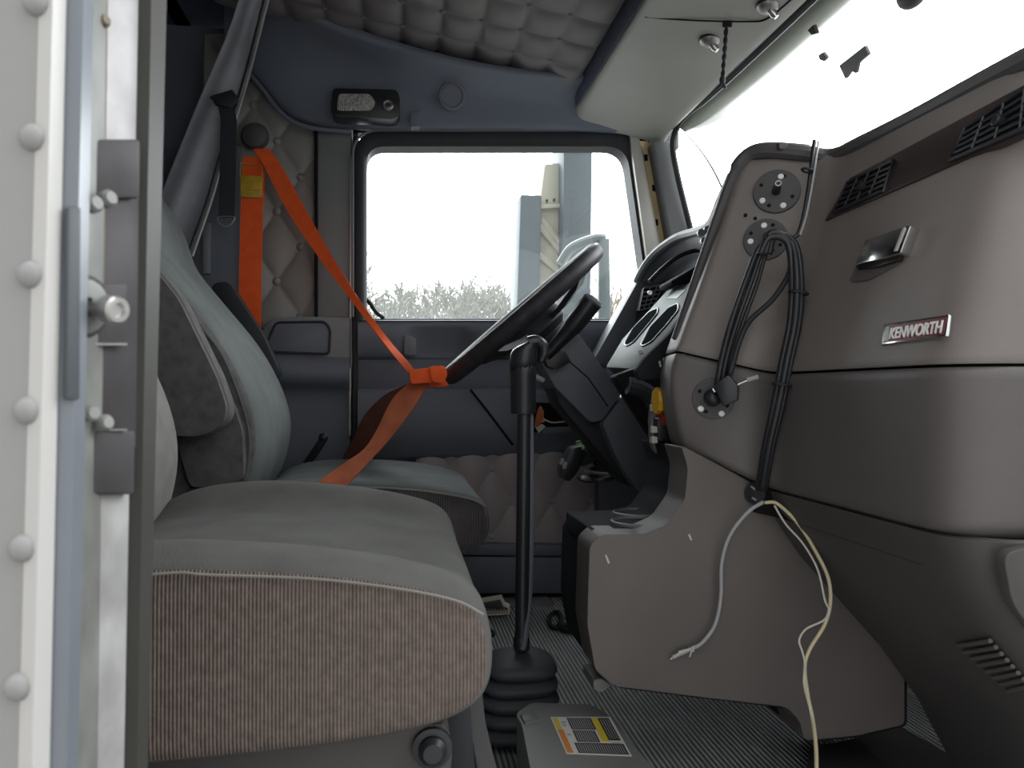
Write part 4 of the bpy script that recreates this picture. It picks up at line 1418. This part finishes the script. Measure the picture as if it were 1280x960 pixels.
bm = B(); lrect(bm, 0, 0, 1, 1, .0012); wl_ = ob('warning_label', bm, M['label_w'], fb, label='printed safety warning label')
for r in ((.26, .03, .66, .33), (.26, .36, .62, .66), (.20, .69, .97, .96), (.75, .03, .96, .60)):
    bm = B(); lrect(bm, *r, .0016); ob('label_panel', bm, M['label_k'], wl_)
bm = B(); lrect(bm, .03, .03, .11, .34, .0018); ob('label_band', bm, M['label_y'], wl_)
bm = B(); lrect(bm, .66, .03, .77, .64, .0018); ob('label_band', bm, M['label_y'], wl_)
bm = B(); lrect(bm, .03, .34, .12, .96, .0018); ob('label_band', bm, M['label_o'], wl_)
bm = B()
for (u0, v0, u1, v1) in ((.28, .05, .64, .31), (.28, .38, .60, .64), (.22, .72, .95, .94), (.79, .06, .95, .56)):
    n = int((u1 - u0) / .035)
    for k in range(n):
        u = lerp(u0, u1, (k + .3) / n)
        lrect(bm, u, v0, u + .012, v1, .0019)
for (u0, v0, u1, v1) in ((.14, .12, .22, .16), (.14, .20, .20, .24), (.15, .45, .21, .49), (.80, .66, .93, .69)):
    lrect(bm, u0, v0, u1, v1, .0019)
ob('label_text', bm, M['wire_g'], wl_)

# ================================================================== MOUNTING PLATES ON THE STACK
def plate(px, py, rpx, fn, n, label, screws, post=True):
    p = fn(px, py, .001)
    r = rpx * (p - CAM).length / F * .97
    t = thing('mounting_plate', p, label, 'mounting plate')
    bm = B(); add_lathe(bm, [(r * .98, 0), (r, .0015), (r * .98, .004), (r * .93, .0045), (0, .0045)], p, n, 32); ob('disc', bm, M['pad'], t)
    for a, b in screws:
        bm = B(); q = fn(a, b, .0055); add_lathe(bm, [(.0040, 0), (.0042, .001), (.003, .0022), (.0012, .0022), (0, .0012)], q, n, 12); ob('screw', bm, M['screw_white'], t)
    for a in (20, 110, 200, 290):
        d = n.orthogonal().normalized()
        d.rotate(Matrix.Rotation(math.radians(a), 3, n))
        bm = B(); add_lathe(bm, [(0, .0006), (.0026, .0006), (.0028, 0)], p + d * r * .72 + n * .0045, n, 8)
        ob('screw_hole', bm, M['void'], t)
    return t, p, r


t, p, r = plate(971, 240, 27, S, SN, 'round plate with a bare stud, topmost on the centre panel', ((976, 221), (953, 251), (979, 257)))
bm = B(); add_tube(bm, [S(970, 240, .004), S(971, 236, .012), S(972, 230, .03)], [.006, .0055, .005], 12); ob('stud', bm, M['black'], t)
bm = B(); add_lathe(bm, [(.003, 0), (.0042, .001), (.0042, .003), (.003, .003)], S(973, 230, .03), SN, 12); ob('stud_ring', bm, M['steel'], t)
t, p, r = plate(957, 300, 26, S, SN, 'round plate half hidden by the looped black cables', ((955, 282), (938, 302)))
bm = B(); add_tube(bm, [S(962, 296, .004), S(964, 294, .026)], [.009, .008], 12); ob('stud', bm, M['black'], t)
t, p, r = plate(892, 498, 26, S2, S2N, 'round plate with black ball and clamp, left of the cables', ((876, 511), (902, 517)))
bm = B(); add_sphere(bm, S2(891, 497, .014), .0125, seg=16); ob('ball', bm, M['black'], t)
bm = B(); add_prism(bm, [S2(a, b, .022) for a, b in ((893, 482), (912, 468), (924, 482), (924, 500), (905, 508), (899, 494))], S2N * .022, .003); ck = ob('clamp', bm, M['black'], t)
bm = B(); add_tube(bm, [S2(891, 486, .03), S2(894, 490, .03)], .002, 6); ob('clamp_pin', bm, M['chrome'], ck)
bm = B(); add_tube(bm, [S2(918, 482, .034), S2(936, 474, .034)], .0017, 6); ob('clamp_bolt', bm, M['chrome'], ck)
bm = B(); add_tube(bm, [S2(934, 475, .034), S2(948, 471, .034)], .0032, 8); ob('bolt_handle', bm, M['wire_g'], ck)
p = PY(944, 616, .992)
t = thing('cable_grommet', p, 'small round black grommet where the cables enter the console', 'grommet')
bm = B(); add_lathe(bm, [(.015, 0), (.0155, .003), (.013, .005), (.010, .003), (0, .003)], p, (-.2, -1, 0), 24); ob('ring', bm, M['black_soft'], t)
bm = B(); add_tube(bm, [PY(939, 608, .985), PY(944, 612, .985)], .0016, 6); add_tube(bm, [PY(940, 622, .985), PY(945, 625, .985)], .0016, 6); ob('grommet_clip', bm, M['wire_g'], t)

# ================================================================== CABLES AND WIRES
def cable(name, pts, r, m, label, cat, group=None, n=7):
    bm = B()
    c = catmull([PY(*q) for q in pts], 7)
    add_tube(bm, c, r, n)
    return props(ob(name, bm, m, angle=180), label, cat, group)


cable('cable', [(1018, 176, .955), (1015, 200, .945), (1010, 240, .935), (1005, 268, .93), (998, 292, .925), (985, 300, .93)], .0030, M['black'], 'thick black cable draped over the dash lip above the upper plate', 'cable')
cable('cable', [(1023, 177, .955), (1019, 205, .94), (1013, 243, .93), (1007, 272, .925), (1000, 294, .92)], .0016, M['wire_g'], 'thin grey cable beside the thick one over the dash lip', 'cable')
gl = 'black cables looping from the second plate to the ball clamp'
for k, (dx, dy) in enumerate(((0, 0), (7, 3), (15, 7))):
    cable('cable', [(962 + dx * .3, 305 + dy, .945), (948 + dx * .6, 312 + dy, .945), (933 + dx * .9, 348 + dy, .955), (915 + dx, 400, .965), (903 + dx * .8, 445, .975), (896 + dx * .8, 484, .98)], .0042 - k * .0006, M['black'], ('%s black cable drooping from the looped plate to the ball clamp' % ('outermost', 'middle', 'innermost thin')[k]), 'cable', gl)
cable('cable', [(990, 318, .93), (985, 345, .93), (965, 375, .945), (938, 400, .96), (925, 425, .965), (912, 470, .965)], .0036, M['black_soft'], 'loose black cable swinging out of the bundle towards the clamp', 'cable')
gr = 'black cables strapped together down the dash corner'
for k, (dx, yy) in enumerate(((0, .918), (6, .910), (11, .918), (4, .925))):
    cable('cable', [(950 + dx, 318, .935), (962 + dx * .6, 297 - k * 2, .93), (984 + dx * .8, 303, .925), (990 + dx, 345, yy), (988 + dx, 400, yy), (978 + dx, 450, yy), (968 + dx * .9, 505, yy + .005), (956 + dx * .8, 560, yy + .02), (948 + dx * .7, 612, yy + .045)], .0046, M['black'], ('%s of the four black cables strapped down the dash corner' % ('rearmost', 'second', 'foremost', 'third')[k]), 'cable', gr)
for (a, b, lab_) in ((1000, 366, 'upper black cable tie round the bundle on the dash corner'), (979, 481, 'lower black cable tie round the bundle at the dash seam'), (1011, 213, 'black cable tie on the pair below the dash lip')):
    bm = B()
    c = PY(a - 2, b, .913 if b > 300 else .938)
    w = .0115 if b > 300 else .0065
    add_tube(bm, [c + V((math.cos(q) * w, math.sin(q) * w * .9, math.cos(q) * -.002)) for q in [2 * math.pi * i / 16 for i in range(16)]], .0018, 6, closed=True)
    props(ob('cable_tie', bm, M['black_soft']), lab_, 'cable tie')
cable('wire', [(955, 627, .965), (935, 640, .97), (912, 670, .975), (902, 705, .978), (901, 745, .98), (894, 780, .982), (878, 803, .984), (862, 812, .986), (840, 822, .986)], .0028, M['wire_g'], 'grey wire with frayed end curling across the console side', 'wire')
bm = B()
for (a, b), (c, d) in (((862, 811), (838, 824)), ((862, 812), (848, 815)), ((866, 812), (862, 821)), ((868, 810), (846, 818)), ((866, 808), (867, 814))):
    add_tube(bm, [PY(a, b, .985), PY((a + c) / 2, (b + d) / 2 - 1, .983), PY(c, d, .985)], .0010, 5)
props(ob('frayed_strands', bm, M['wire_w']), 'pale frayed strands at the tip of the grey wire', 'wire')
cable('wire', [(956, 628, .96), (972, 630, .95), (998, 655, .93), (1020, 690, .91), (1035, 722, .90), (1038, 752, .895), (1031, 780, .895), (1012, 812, .90), (1006, 835, .90), (1010, 870, .88), (1016, 900, .86), (1020, 935, .83), (1021, 975, .80), (1024, 1010, .79)], .0024, M['wire_y'], 'cream wire dangling from the grommet down to the floor', 'wire')
cable('wire', [(968, 632, .95), (982, 655, .935), (1004, 680, .92), (1022, 712, .905), (1031, 750, .893), (1036, 762, .893), (1030, 775, .893), (1008, 786, .90), (999, 800, .90), (1003, 815, .90), (1006, 830, .898), (1005, 855, .89), (1012, 885, .87), (1018, 915, .85)], .0014, M['wire_w'], 'thin white wire twisted loosely round the cream one', 'wire')

# wires in the open pocket, connectors below the column
hb = thing('fuse_wiring', PY(690, 540, 2.03), 'orange and white wires spilling from the open dash pocket', 'wires')
bm = B(); add_slab(bm, [(668, 503), (724, 505), (740, 520), (742, 540), (668, 540)], 2.05, 2.06); ob('pocket_opening', bm, M['void'], hb)
bm = B()
for k in range(4):
    add_tube(bm, catmull([PY(669 + k * 2, 534, 2.04), PY(671 + k * 1.5, 520, 2.03), PY(676 + k, 508 + k * 2, 2.03), PY(680 - k, 528, 2.03)], 4), .0022, 5)
ob('orange_loom', bm, M['wire_o'], hb)
bm = B(); add_tube(bm, catmull([PY(a, b, 2.03) for a, b in ((680, 524), (690, 528), (705, 527), (724, 526))], 4), .002, 5)
add_slab(bm, [(670, 535), (678, 530), (682, 533), (674, 541)], 2.02, 2.03)
ob('white_loom', bm, M['wire_w'], hb)
bm = B(); add_tube(bm, [PY(722, 520, 2.03), PY(723, 538, 2.03)], .003, 6); add_slab(bm, [(680, 534), (722, 534), (722, 541), (676, 543)], 2.03, 2.05, .002); ob('pocket_lip', bm, M['column'], hb)
pc = thing('connector_bundle', PY(720, 600, 1.85), 'black wire connectors with green tag hanging under the column', 'connectors')
bm = B(); add_slab(bm, px_round([(703, 585), (716, 560), (728, 558), (732, 570), (722, 590), (712, 602), (704, 600)], 4), 1.78, 1.84, .006); ob('connector_housing', bm, M['black'], pc)
bm = B(); add_slab(bm, px_round([(722, 560), (745, 550), (758, 560), (742, 578), (726, 584)], 4), 1.80, 1.86, .006); ob('connector_plug', bm, M['black_soft'], pc)
for a, b in ((702, 572), (706, 577)):
    bm = B(); add_slab(bm, [(a, b), (a + 4, b + 2), (a + 1, b + 10), (a - 3, b + 8)], 1.775, 1.78, .001)
    ob('connector_clip', bm, M['wire_g'], pc)
bm = B(); add_tube(bm, catmull([PY(a, b, 1.78) for a, b in ((720, 553), (727, 552), (731, 557), (728, 562))], 4), .0035, 6); ob('green_tag', bm, M['wire_green'], pc)
bm = B()
for k in range(5):
    add_tube(bm, catmull([PY(728 + k, 560 + k, 1.80), PY(735 + k * 2, 552 + k, 1.79), PY(744 + k * 2, 545 + k * 2, 1.80), PY(756, 552 + k * 3, 1.82)], 4), .003, 6)
ob('wire_loom', bm, M['greybox'], pc)
up = thing('pedal_joint', PY(745, 595, 1.85), 'dark steel joint under the column behind the connectors', 'joint')
bm = B(); add_lathe(bm, [(0, 0), (.055, 0), (.058, .004), (.056, .010), (.03, .014), (.022, .03), (.014, .034), (.012, .05), (0, .05)], PY(750, 596, 1.86), (-.15, -.1, 1), 20); ob('joint_plate', bm, M['black'], up)
bm = B(); add_tube(bm, catmull([PY(a, b, 1.80) for a, b in ((730, 588), (745, 591), (765, 593), (775, 592))], 4), .004, 6); ob('plate_edge', bm, M['steel'], up)
bm = B(); add_slab(bm, px_round([(727, 594), (738, 596), (740, 602), (726, 600)], 2), 1.80, 1.82, .001); ob('plate_tab', bm, M['steel'], up)
wt_ = thing('tag_and_wires', PY(842, 415, 1.2), 'white tag with coiled white wires tucked behind the centre panel', 'wires')
bm = B(); add_slab(bm, px_round([(828, 430), (846, 416), (852, 424), (838, 442)], 2), 1.25, 1.252); ob('tag', bm, M['label_w'], wt_)
bm = B()
for k in range(4):
    add_tube(bm, catmull([PY(851 - k, 400 + 2 * k, 1.2), PY(844 + k * 2, 415, 1.19), PY(841 + k * 2, 428, 1.19), PY(848 + k, 438 - k, 1.2)], 5), .0018, 5)
ob('coiled_wire', bm, M['wire_w'], wt_)

# ================================================================== LITTER ON THE FLOOR
bm = B(); add_prism(bm, [PZ(a, b, .014) for a, b in ((1012, 934), (1070, 922), (1128, 908), (1215, 960), (1290, 1020), (1000, 1020))], V((0, 0, -.0138)), .002)
props(ob('floor_mat', bm, M['knee']), 'dark flat floor mat in the passenger footwell under the cream wire', 'floor mat')
bm = B()
pp = [(602, 752), (626, 748), (630, 757), (636, 760), (637, 768), (603, 770)]
rows = [[PY(a, b, 1.93) for a, b in pp], [PY(a + 1, b - 2, 1.96) + V((0, 0, .006)) for a, b in pp], [PY(a, b - 4, 1.99) for a, b in pp]]
add_loft(bm, rows)
props(ob('paper_scrap', bm, M['paper'], smooth=False, solid=.003), 'crumpled beige paper scrap on the floor behind the lever', 'paper')
lc = thing('cord_loop', PZ(694, 785, .0), 'black cord loop and plug lying on the floor by the console', 'cord')
bm = B(); add_tube(bm, catmull([PZ(a, b, .006) for a, b in ((694, 765), (700, 768), (701, 778), (696, 785), (688, 781), (687, 771))], 5, closed=True), .006, 7, closed=True); ob('loop', bm, M['black_soft'], lc)
bm = B(); add_tube(bm, catmull([PZ(a, b, .01) for a, b in ((700, 782), (708, 786), (718, 787), (728, 782), (736, 780))], 5), .011, 7); ob('plug_cord', bm, M['black_soft'], lc)
bm = B(); add_tube(bm, [PZ(714, 767, .01), PZ(726, 763, .01)], .005, 6); props(ob('bent_clip', bm, M['wire_w']), 'small pale bent clip on the floor near the cord loop', 'clip')
bm = B(); add_tube(bm, catmull([PZ(a, b, .005) for a, b in ((607, 793), (612, 788), (617, 793), (610, 795))], 4), .005, 6); props(ob('curled_scrap', bm, M['black_soft']), 'tiny curled black scrap beside the seat front', 'scrap')
bm = B(); add_slab(bm, px_round([(742, 850), (752, 848), (764, 857), (752, 866), (742, 862)], 3), 1.02, 1.08, .003); props(ob('mount_foot', bm, M['greybox']), 'small grey bracket foot under the console corner', 'bracket')

# ================================================================== OVERHEAD FITTINGS
ON = V((-.18, 0, -.983)).normalized()


def OC(px, py, off=0.0):
    return PP(px, py, V((.60, 1.2, 1.3075)) + ON * off, ON)


hc_ = thing('hanging_cord', PY(908, 108, 1.40), 'twisted black cord hanging from the overhead console', 'cord')
bm = B()
for ph in (0, math.pi):
    pts = []
    for k in range(40):
        t = k / 39
        c = PY(lerp(908, 903, t), lerp(31, 104, t), OC(908, 31).y)
        pts.append(c + V((math.cos(ph + t * 22) * .0022, math.sin(ph + t * 22) * .0022, 0)))
    add_tube(bm, pts, .0026, 6)
ob('twisted_strand', bm, M['black_soft'], hc_)
bm = B(); add_sphere(bm, PY(903, 100, OC(908, 31).y), .006, (1, 1, 1.5)); add_tube(bm, [PY(903, 102, OC(908, 31).y), PY(899, 110, OC(908, 31).y)], .003, 6); add_tube(bm, [PY(903, 102, OC(908, 31).y), PY(907, 111, OC(908, 31).y)], .003, 6); ob('knot', bm, M['black_soft'], hc_)
bm = B(); add_prism(bm, [OC(a, b, .002) for a, b in ((903, 28), (915, 28), (915, 34), (903, 34))], V((0, 0, .004))); ob('anchor_slot', bm, M['void'], hc_)
for (a, b, y, lab_) in ((887, 55, 1.575, 'chrome swivel map lamp left of the hanging cord'), (960, 12, 1.395, 'chrome swivel map lamp at the top edge right of the cord')):
    p = OC(a, b - 4, .002)
    t = thing('map_lamp', p, lab_, 'lamp')
    bm = B(); add_lathe(bm, [(0, .002), (.020, .002), (.021, -.002), (.018, -.006), (.012, -.009), (0, -.010)], p, (.1, .1, 1), 20); ob('lamp_base', bm, M['steel'], t)
    bm = B(); add_tube(bm, [p + V((.004, -.002, -.008)), p + V((.010, -.004, -.016)), p + V((.014, -.006, -.022))], [.007, .008, .005], 12); ob('swivel_head', bm, M['chrome'], t)
    bm = B(); add_lathe(bm, [(.021, 0), (.023, .001), (.0225, .004), (.020, .004)], p, (.1, .1, 1), 20); ob('lamp_gasket', bm, M['black'], t)

# ================================================================== THINGS ON THE WINDSHIELD
WN = V((-.9, 0, -.45)).normalized()


def WS(px, py):
    return PX(px, py, .775 if px < 1021 else .86)


for nm, pts, lab_ in (('glued_bracket', [(1048, 82), (1080, 57), (1085, 68), (1072, 79), (1069, 92), (1063, 89), (1056, 99)], 'large dark scrap of bracket stuck on the windshield'),
                      ('glued_scrap', [(1022, 69), (1028, 65), (1033, 72), (1029, 77), (1024, 75)], 'small dark scrap on the windshield beside the large one'),
                      ('glued_chip', [(1009, 38), (1016, 31), (1020, 42), (1014, 44)], 'tiny dark chip nearest the visor on the windshield')):
    bm = B(); add_prism(bm, [WS(a, b) for a, b in pts], V((.008, 0, .002)), .0015); props(ob(nm, bm, M['pad']), lab_, 'bracket')
bm = B(); add_sphere(bm, PX(1141, -12, .82), .040, (.5, .85, .7), 16)
props(ob('sensor_housing', bm, M['pad']), 'rounded dark housing hanging at the top of the windshield', 'housing')
bm = B(); add_tube(bm, catmull([PX(a, b, .90) for a, b in ((846, 160), (862, 172), (880, 194), (893, 215), (905, 240))], 6), .0034, 6)
props(ob('wiper_cable', bm, M['black']), 'thin dark cable curving down across the windshield corner', 'cable')
# tinted sun visor outside the header
hl = catmull([PY(a, b, y) + V((.004, 0, .004)) for a, b, y in ((1200, -170, .90), (1060, -45, 1.19), (1015, 0, 1.305), (920, 90, 1.616), (880, 126, 1.80), (858, 146, 1.93), (847, 160, 1.98))], 4)
ll = catmull([PX(a, b, x) for a, b, x in ((1300, -160, .90), (1130, -38, .90), (1062, 18, .89), (985, 84, .88), (930, 126, .865), (892, 152, .84), (856, 164, .78))], 4)
bm = B(); add_loft(bm, [hl, [a.lerp(b, .5) + V((.006, 0, -.004)) for a, b in zip(hl, ll)], ll])
props(ob('sun_visor', bm, M['visor'], angle=180, solid=.004), 'pale green tinted visor strip along the top of the windshield', 'sun visor')

# ================================================================== OUTSIDE THE WINDOW
mb = thing('mirror_bracket', PY(752, 440, 2.5), 'grey green mirror bracket with bent top outside the driver window', 'mirror bracket')
bm = B(); add_slab(bm, px_round([(749, 298), (762, 298), (764, 460), (748, 460)], 2), 2.50, 2.53, .004); ob('upright', bm, M['bracket'], mb)
bm = B(); add_tube(bm, catmull([PY(a, b, 2.515) for a, b in ((700, 330), (712, 312), (728, 303), (745, 298), (756, 298))], 5), .016, 10); ob('bent_arm', bm, M['bracket'], mb)
bm = B(); add_tube(bm, [PY(756, 452, 2.515), V((PY(756, 452, 2.515).x, 2.17, .68))], .012, 8); ob('mounting_arm', bm, M['bracket'], mb)
tr = thing('dump_trailer', PY(690, 500, 6.5), 'tall beige ribbed trailer end between two blue grey uprights', 'trailer')
tr.location.z = -1.25
ORG[tr.name] = V(tr.location)
bm = B(); add_slab(bm, [(681, 205), (704, 203), (712, 620), (655, 620), (674, 262)], 6.5, 6.9, .01); ob('end_panel', bm, M['trailer'], tr)
bm = B(); add_slab(bm, [(651, 243), (677, 244), (668, 680), (636, 680)], 6.4, 6.8, .01); ob('upright', bm, M['trailer_dark'], tr)
bm = B(); add_slab(bm, [(705, 150), (741, 150), (735, 680), (700, 680)], 6.3, 6.8, .01); ob('upright', bm, M['trailer_dark'], tr)
bm = B()
for a, b, c, d in ((676, 275, 706, 310), (674, 283, 706, 320), (672, 318, 706, 345), (668, 350, 706, 368)):
    add_tube(bm, [PY(a, b, 6.48), PY(c, d, 6.48)], .03, 6)
add_slab(bm, [(676, 256), (704, 254), (704, 259), (675, 261)], 6.44, 6.5, .005)
ob('stiffener_rib', bm, M['trailer'], tr)
for a, b in ((683, 251), (692, 250)):
    bm = B(); add_slab(bm, [(a, b - 2), (a + 2, b - 2), (a + 2, b + 1), (a, b + 1)], 6.47, 6.5)
    ob('bolt_hole', bm, M['void'], tr)
rk = thing('timber_rack', V((PY(755, 440, 5.0).x, 5.0, -1.25)), 'timber stand carrying two logs outside the driver window', 'rack')
xr0 = PY(755, 440, 5.0).x
zr = PY(755, 462, 5.0).z - .095
for dx in (-.28, .28):
    bm = B(); add_box(bm, (xr0 + dx - .05, 4.95, -1.25), (xr0 + dx + .05, 5.05, zr - .04), .005); ob('leg', bm, M['bark'], rk)
bm = B(); add_box(bm, (xr0 - .6, 4.93, zr - .05), (xr0 + .6, 5.07, zr), .005); ob('beam', bm, M['bark'], rk)
for k, (py_, lab_) in enumerate(((420, 'upper pale log outside beside the dash end'), (451, 'lower pale log outside beside the dash end'))):
    bm = B()
    random.seed(k)
    zc_ = zr + .085 + (1 - k) * .172
    pts = [V((xr0 - .5 + i / 8, 5.0, zc_)) for i in range(9)]
    add_tube(bm, pts, [.085 * random.uniform(.93, 1.0) for _ in pts], 12)
    props(ob('log', bm, M['bark']), lab_, 'log')
bm = B()
random.seed(4)
tb_ = V((PY(765, 430, 5.0).x, 5.0, zr + .33))
for k in range(12):
    e = tb_ + V((random.uniform(-.09, .08), random.uniform(-.05, .05), random.uniform(.12, .34)))
    add_tube(bm, catmull([tb_, tb_.lerp(e, .5) + V((random.uniform(-.03, .03), 0, 0)), e], 3), .007, 5)
props(ob('dry_twig', bm, M['bark'], recalc=False), 'cluster of dry twigs outside the lower window corner', 'twigs')


def tree(base, h, seed, spread=.42, lev=5, rmin=.018):
    random.seed(seed)
    bm = B()

    def grow(p, d, ln, r, lv):
        q = p + d * ln
        add_tube(bm, [p, p.lerp(q, .5) + V((random.uniform(-1, 1), random.uniform(-1, 1), 0)) * ln * .05, q], [r, r * .85, r * .65], 4, cap=False)
        if lv == 0:
            return
        for k in range(3 if lv > 1 else 5):
            nd = (d + V((random.uniform(-1, 1), random.uniform(-1, 1), random.uniform(-.25, .8))) * spread * 1.6).normalized()
            grow(p.lerp(q, random.uniform(.55, 1.0)), nd, ln * random.uniform(.6, .85), max(r * .62, rmin), lv - 1)
    grow(base, V((0, 0, 1)), h * .34, h * .012, lev)
    zt = max(v.co.z for v in bm.verts)
    for v in bm.verts:
        v.co.z = base.z + (v.co.z - base.z) * h / (zt - base.z)
    return bm


tl = [  # px, top y, depth, label, group
    (462, 325, 22, 'thin bare sapling at the rear edge of the driver window', None),
    (478, 372, 29, 'low bare tree between the sapling and the tree belt', None),
    (519, 362, 28, 'rounded bare tree at the rear end of the tree belt', None),
    (537, 352, 35, 'second bare tree from the rear end of the tree belt', None),
    (556, 366, 42, 'third bare tree from the rear end of the belt, shorter than the tallest', None), (527, 368, 49, 'faint bare tree behind the first two of the belt', None), (548, 360, 56, 'faint bare tree behind the middle of the belt', None), (575, 343, 31, 'tallest bare tree of the belt beyond the driver window', None), (590, 345, 38, 'second tallest bare tree, just forward of the tallest', None),
    (604, 362, 45, 'bare tree just forward of the second tallest', None), (614, 358, 52, 'faint bare tree behind the forward half of the belt', None), (622, 364, 27, 'low bare tree midway from the tallest to the trailer', None), (636, 360, 34, 'bare tree touching the rear edge of the trailer', None), (735, 330, 22, 'bare tree seen through the mirror bracket', None)]
for i, (px, ty, dist, lab_, g) in enumerate(tl):
    topp = PY(px, ty, dist)
    base = V((topp.x, dist, -1.25))
    bm = tree(base, (topp.z + 1.25) * 1.06, 11 + i * 3, .55, 5, rmin=dist * .0007)
    o = ob('bare_tree', bm, M['trunk'], smooth=False, recalc=False)
    props(o, lab_ or 'bare grey tree within the belt on the horizon', 'tree', 'bare trees along the horizon')
# low sign boards far off
for a, b, w, h, lab_ in ((481, 375, 13, 3, 'far pale sign board near the bare saplings'), (500, 386, 16, 1.5, 'far low roof edge below the sign board')):
    bm = B(); add_slab(bm, [(a - w / 2, b - h / 2), (a + w / 2, b - h / 2), (a + w / 2, b + h / 2), (a - w / 2, b + h / 2)], 26, 26.1)
    add_tube(bm, [PY(a, b, 26.05), V((PY(a, b, 26.05).x, 26.05, -1.25))], .04, 6)
    props(ob('sign_board', bm, M['bracket']), lab_, 'sign')
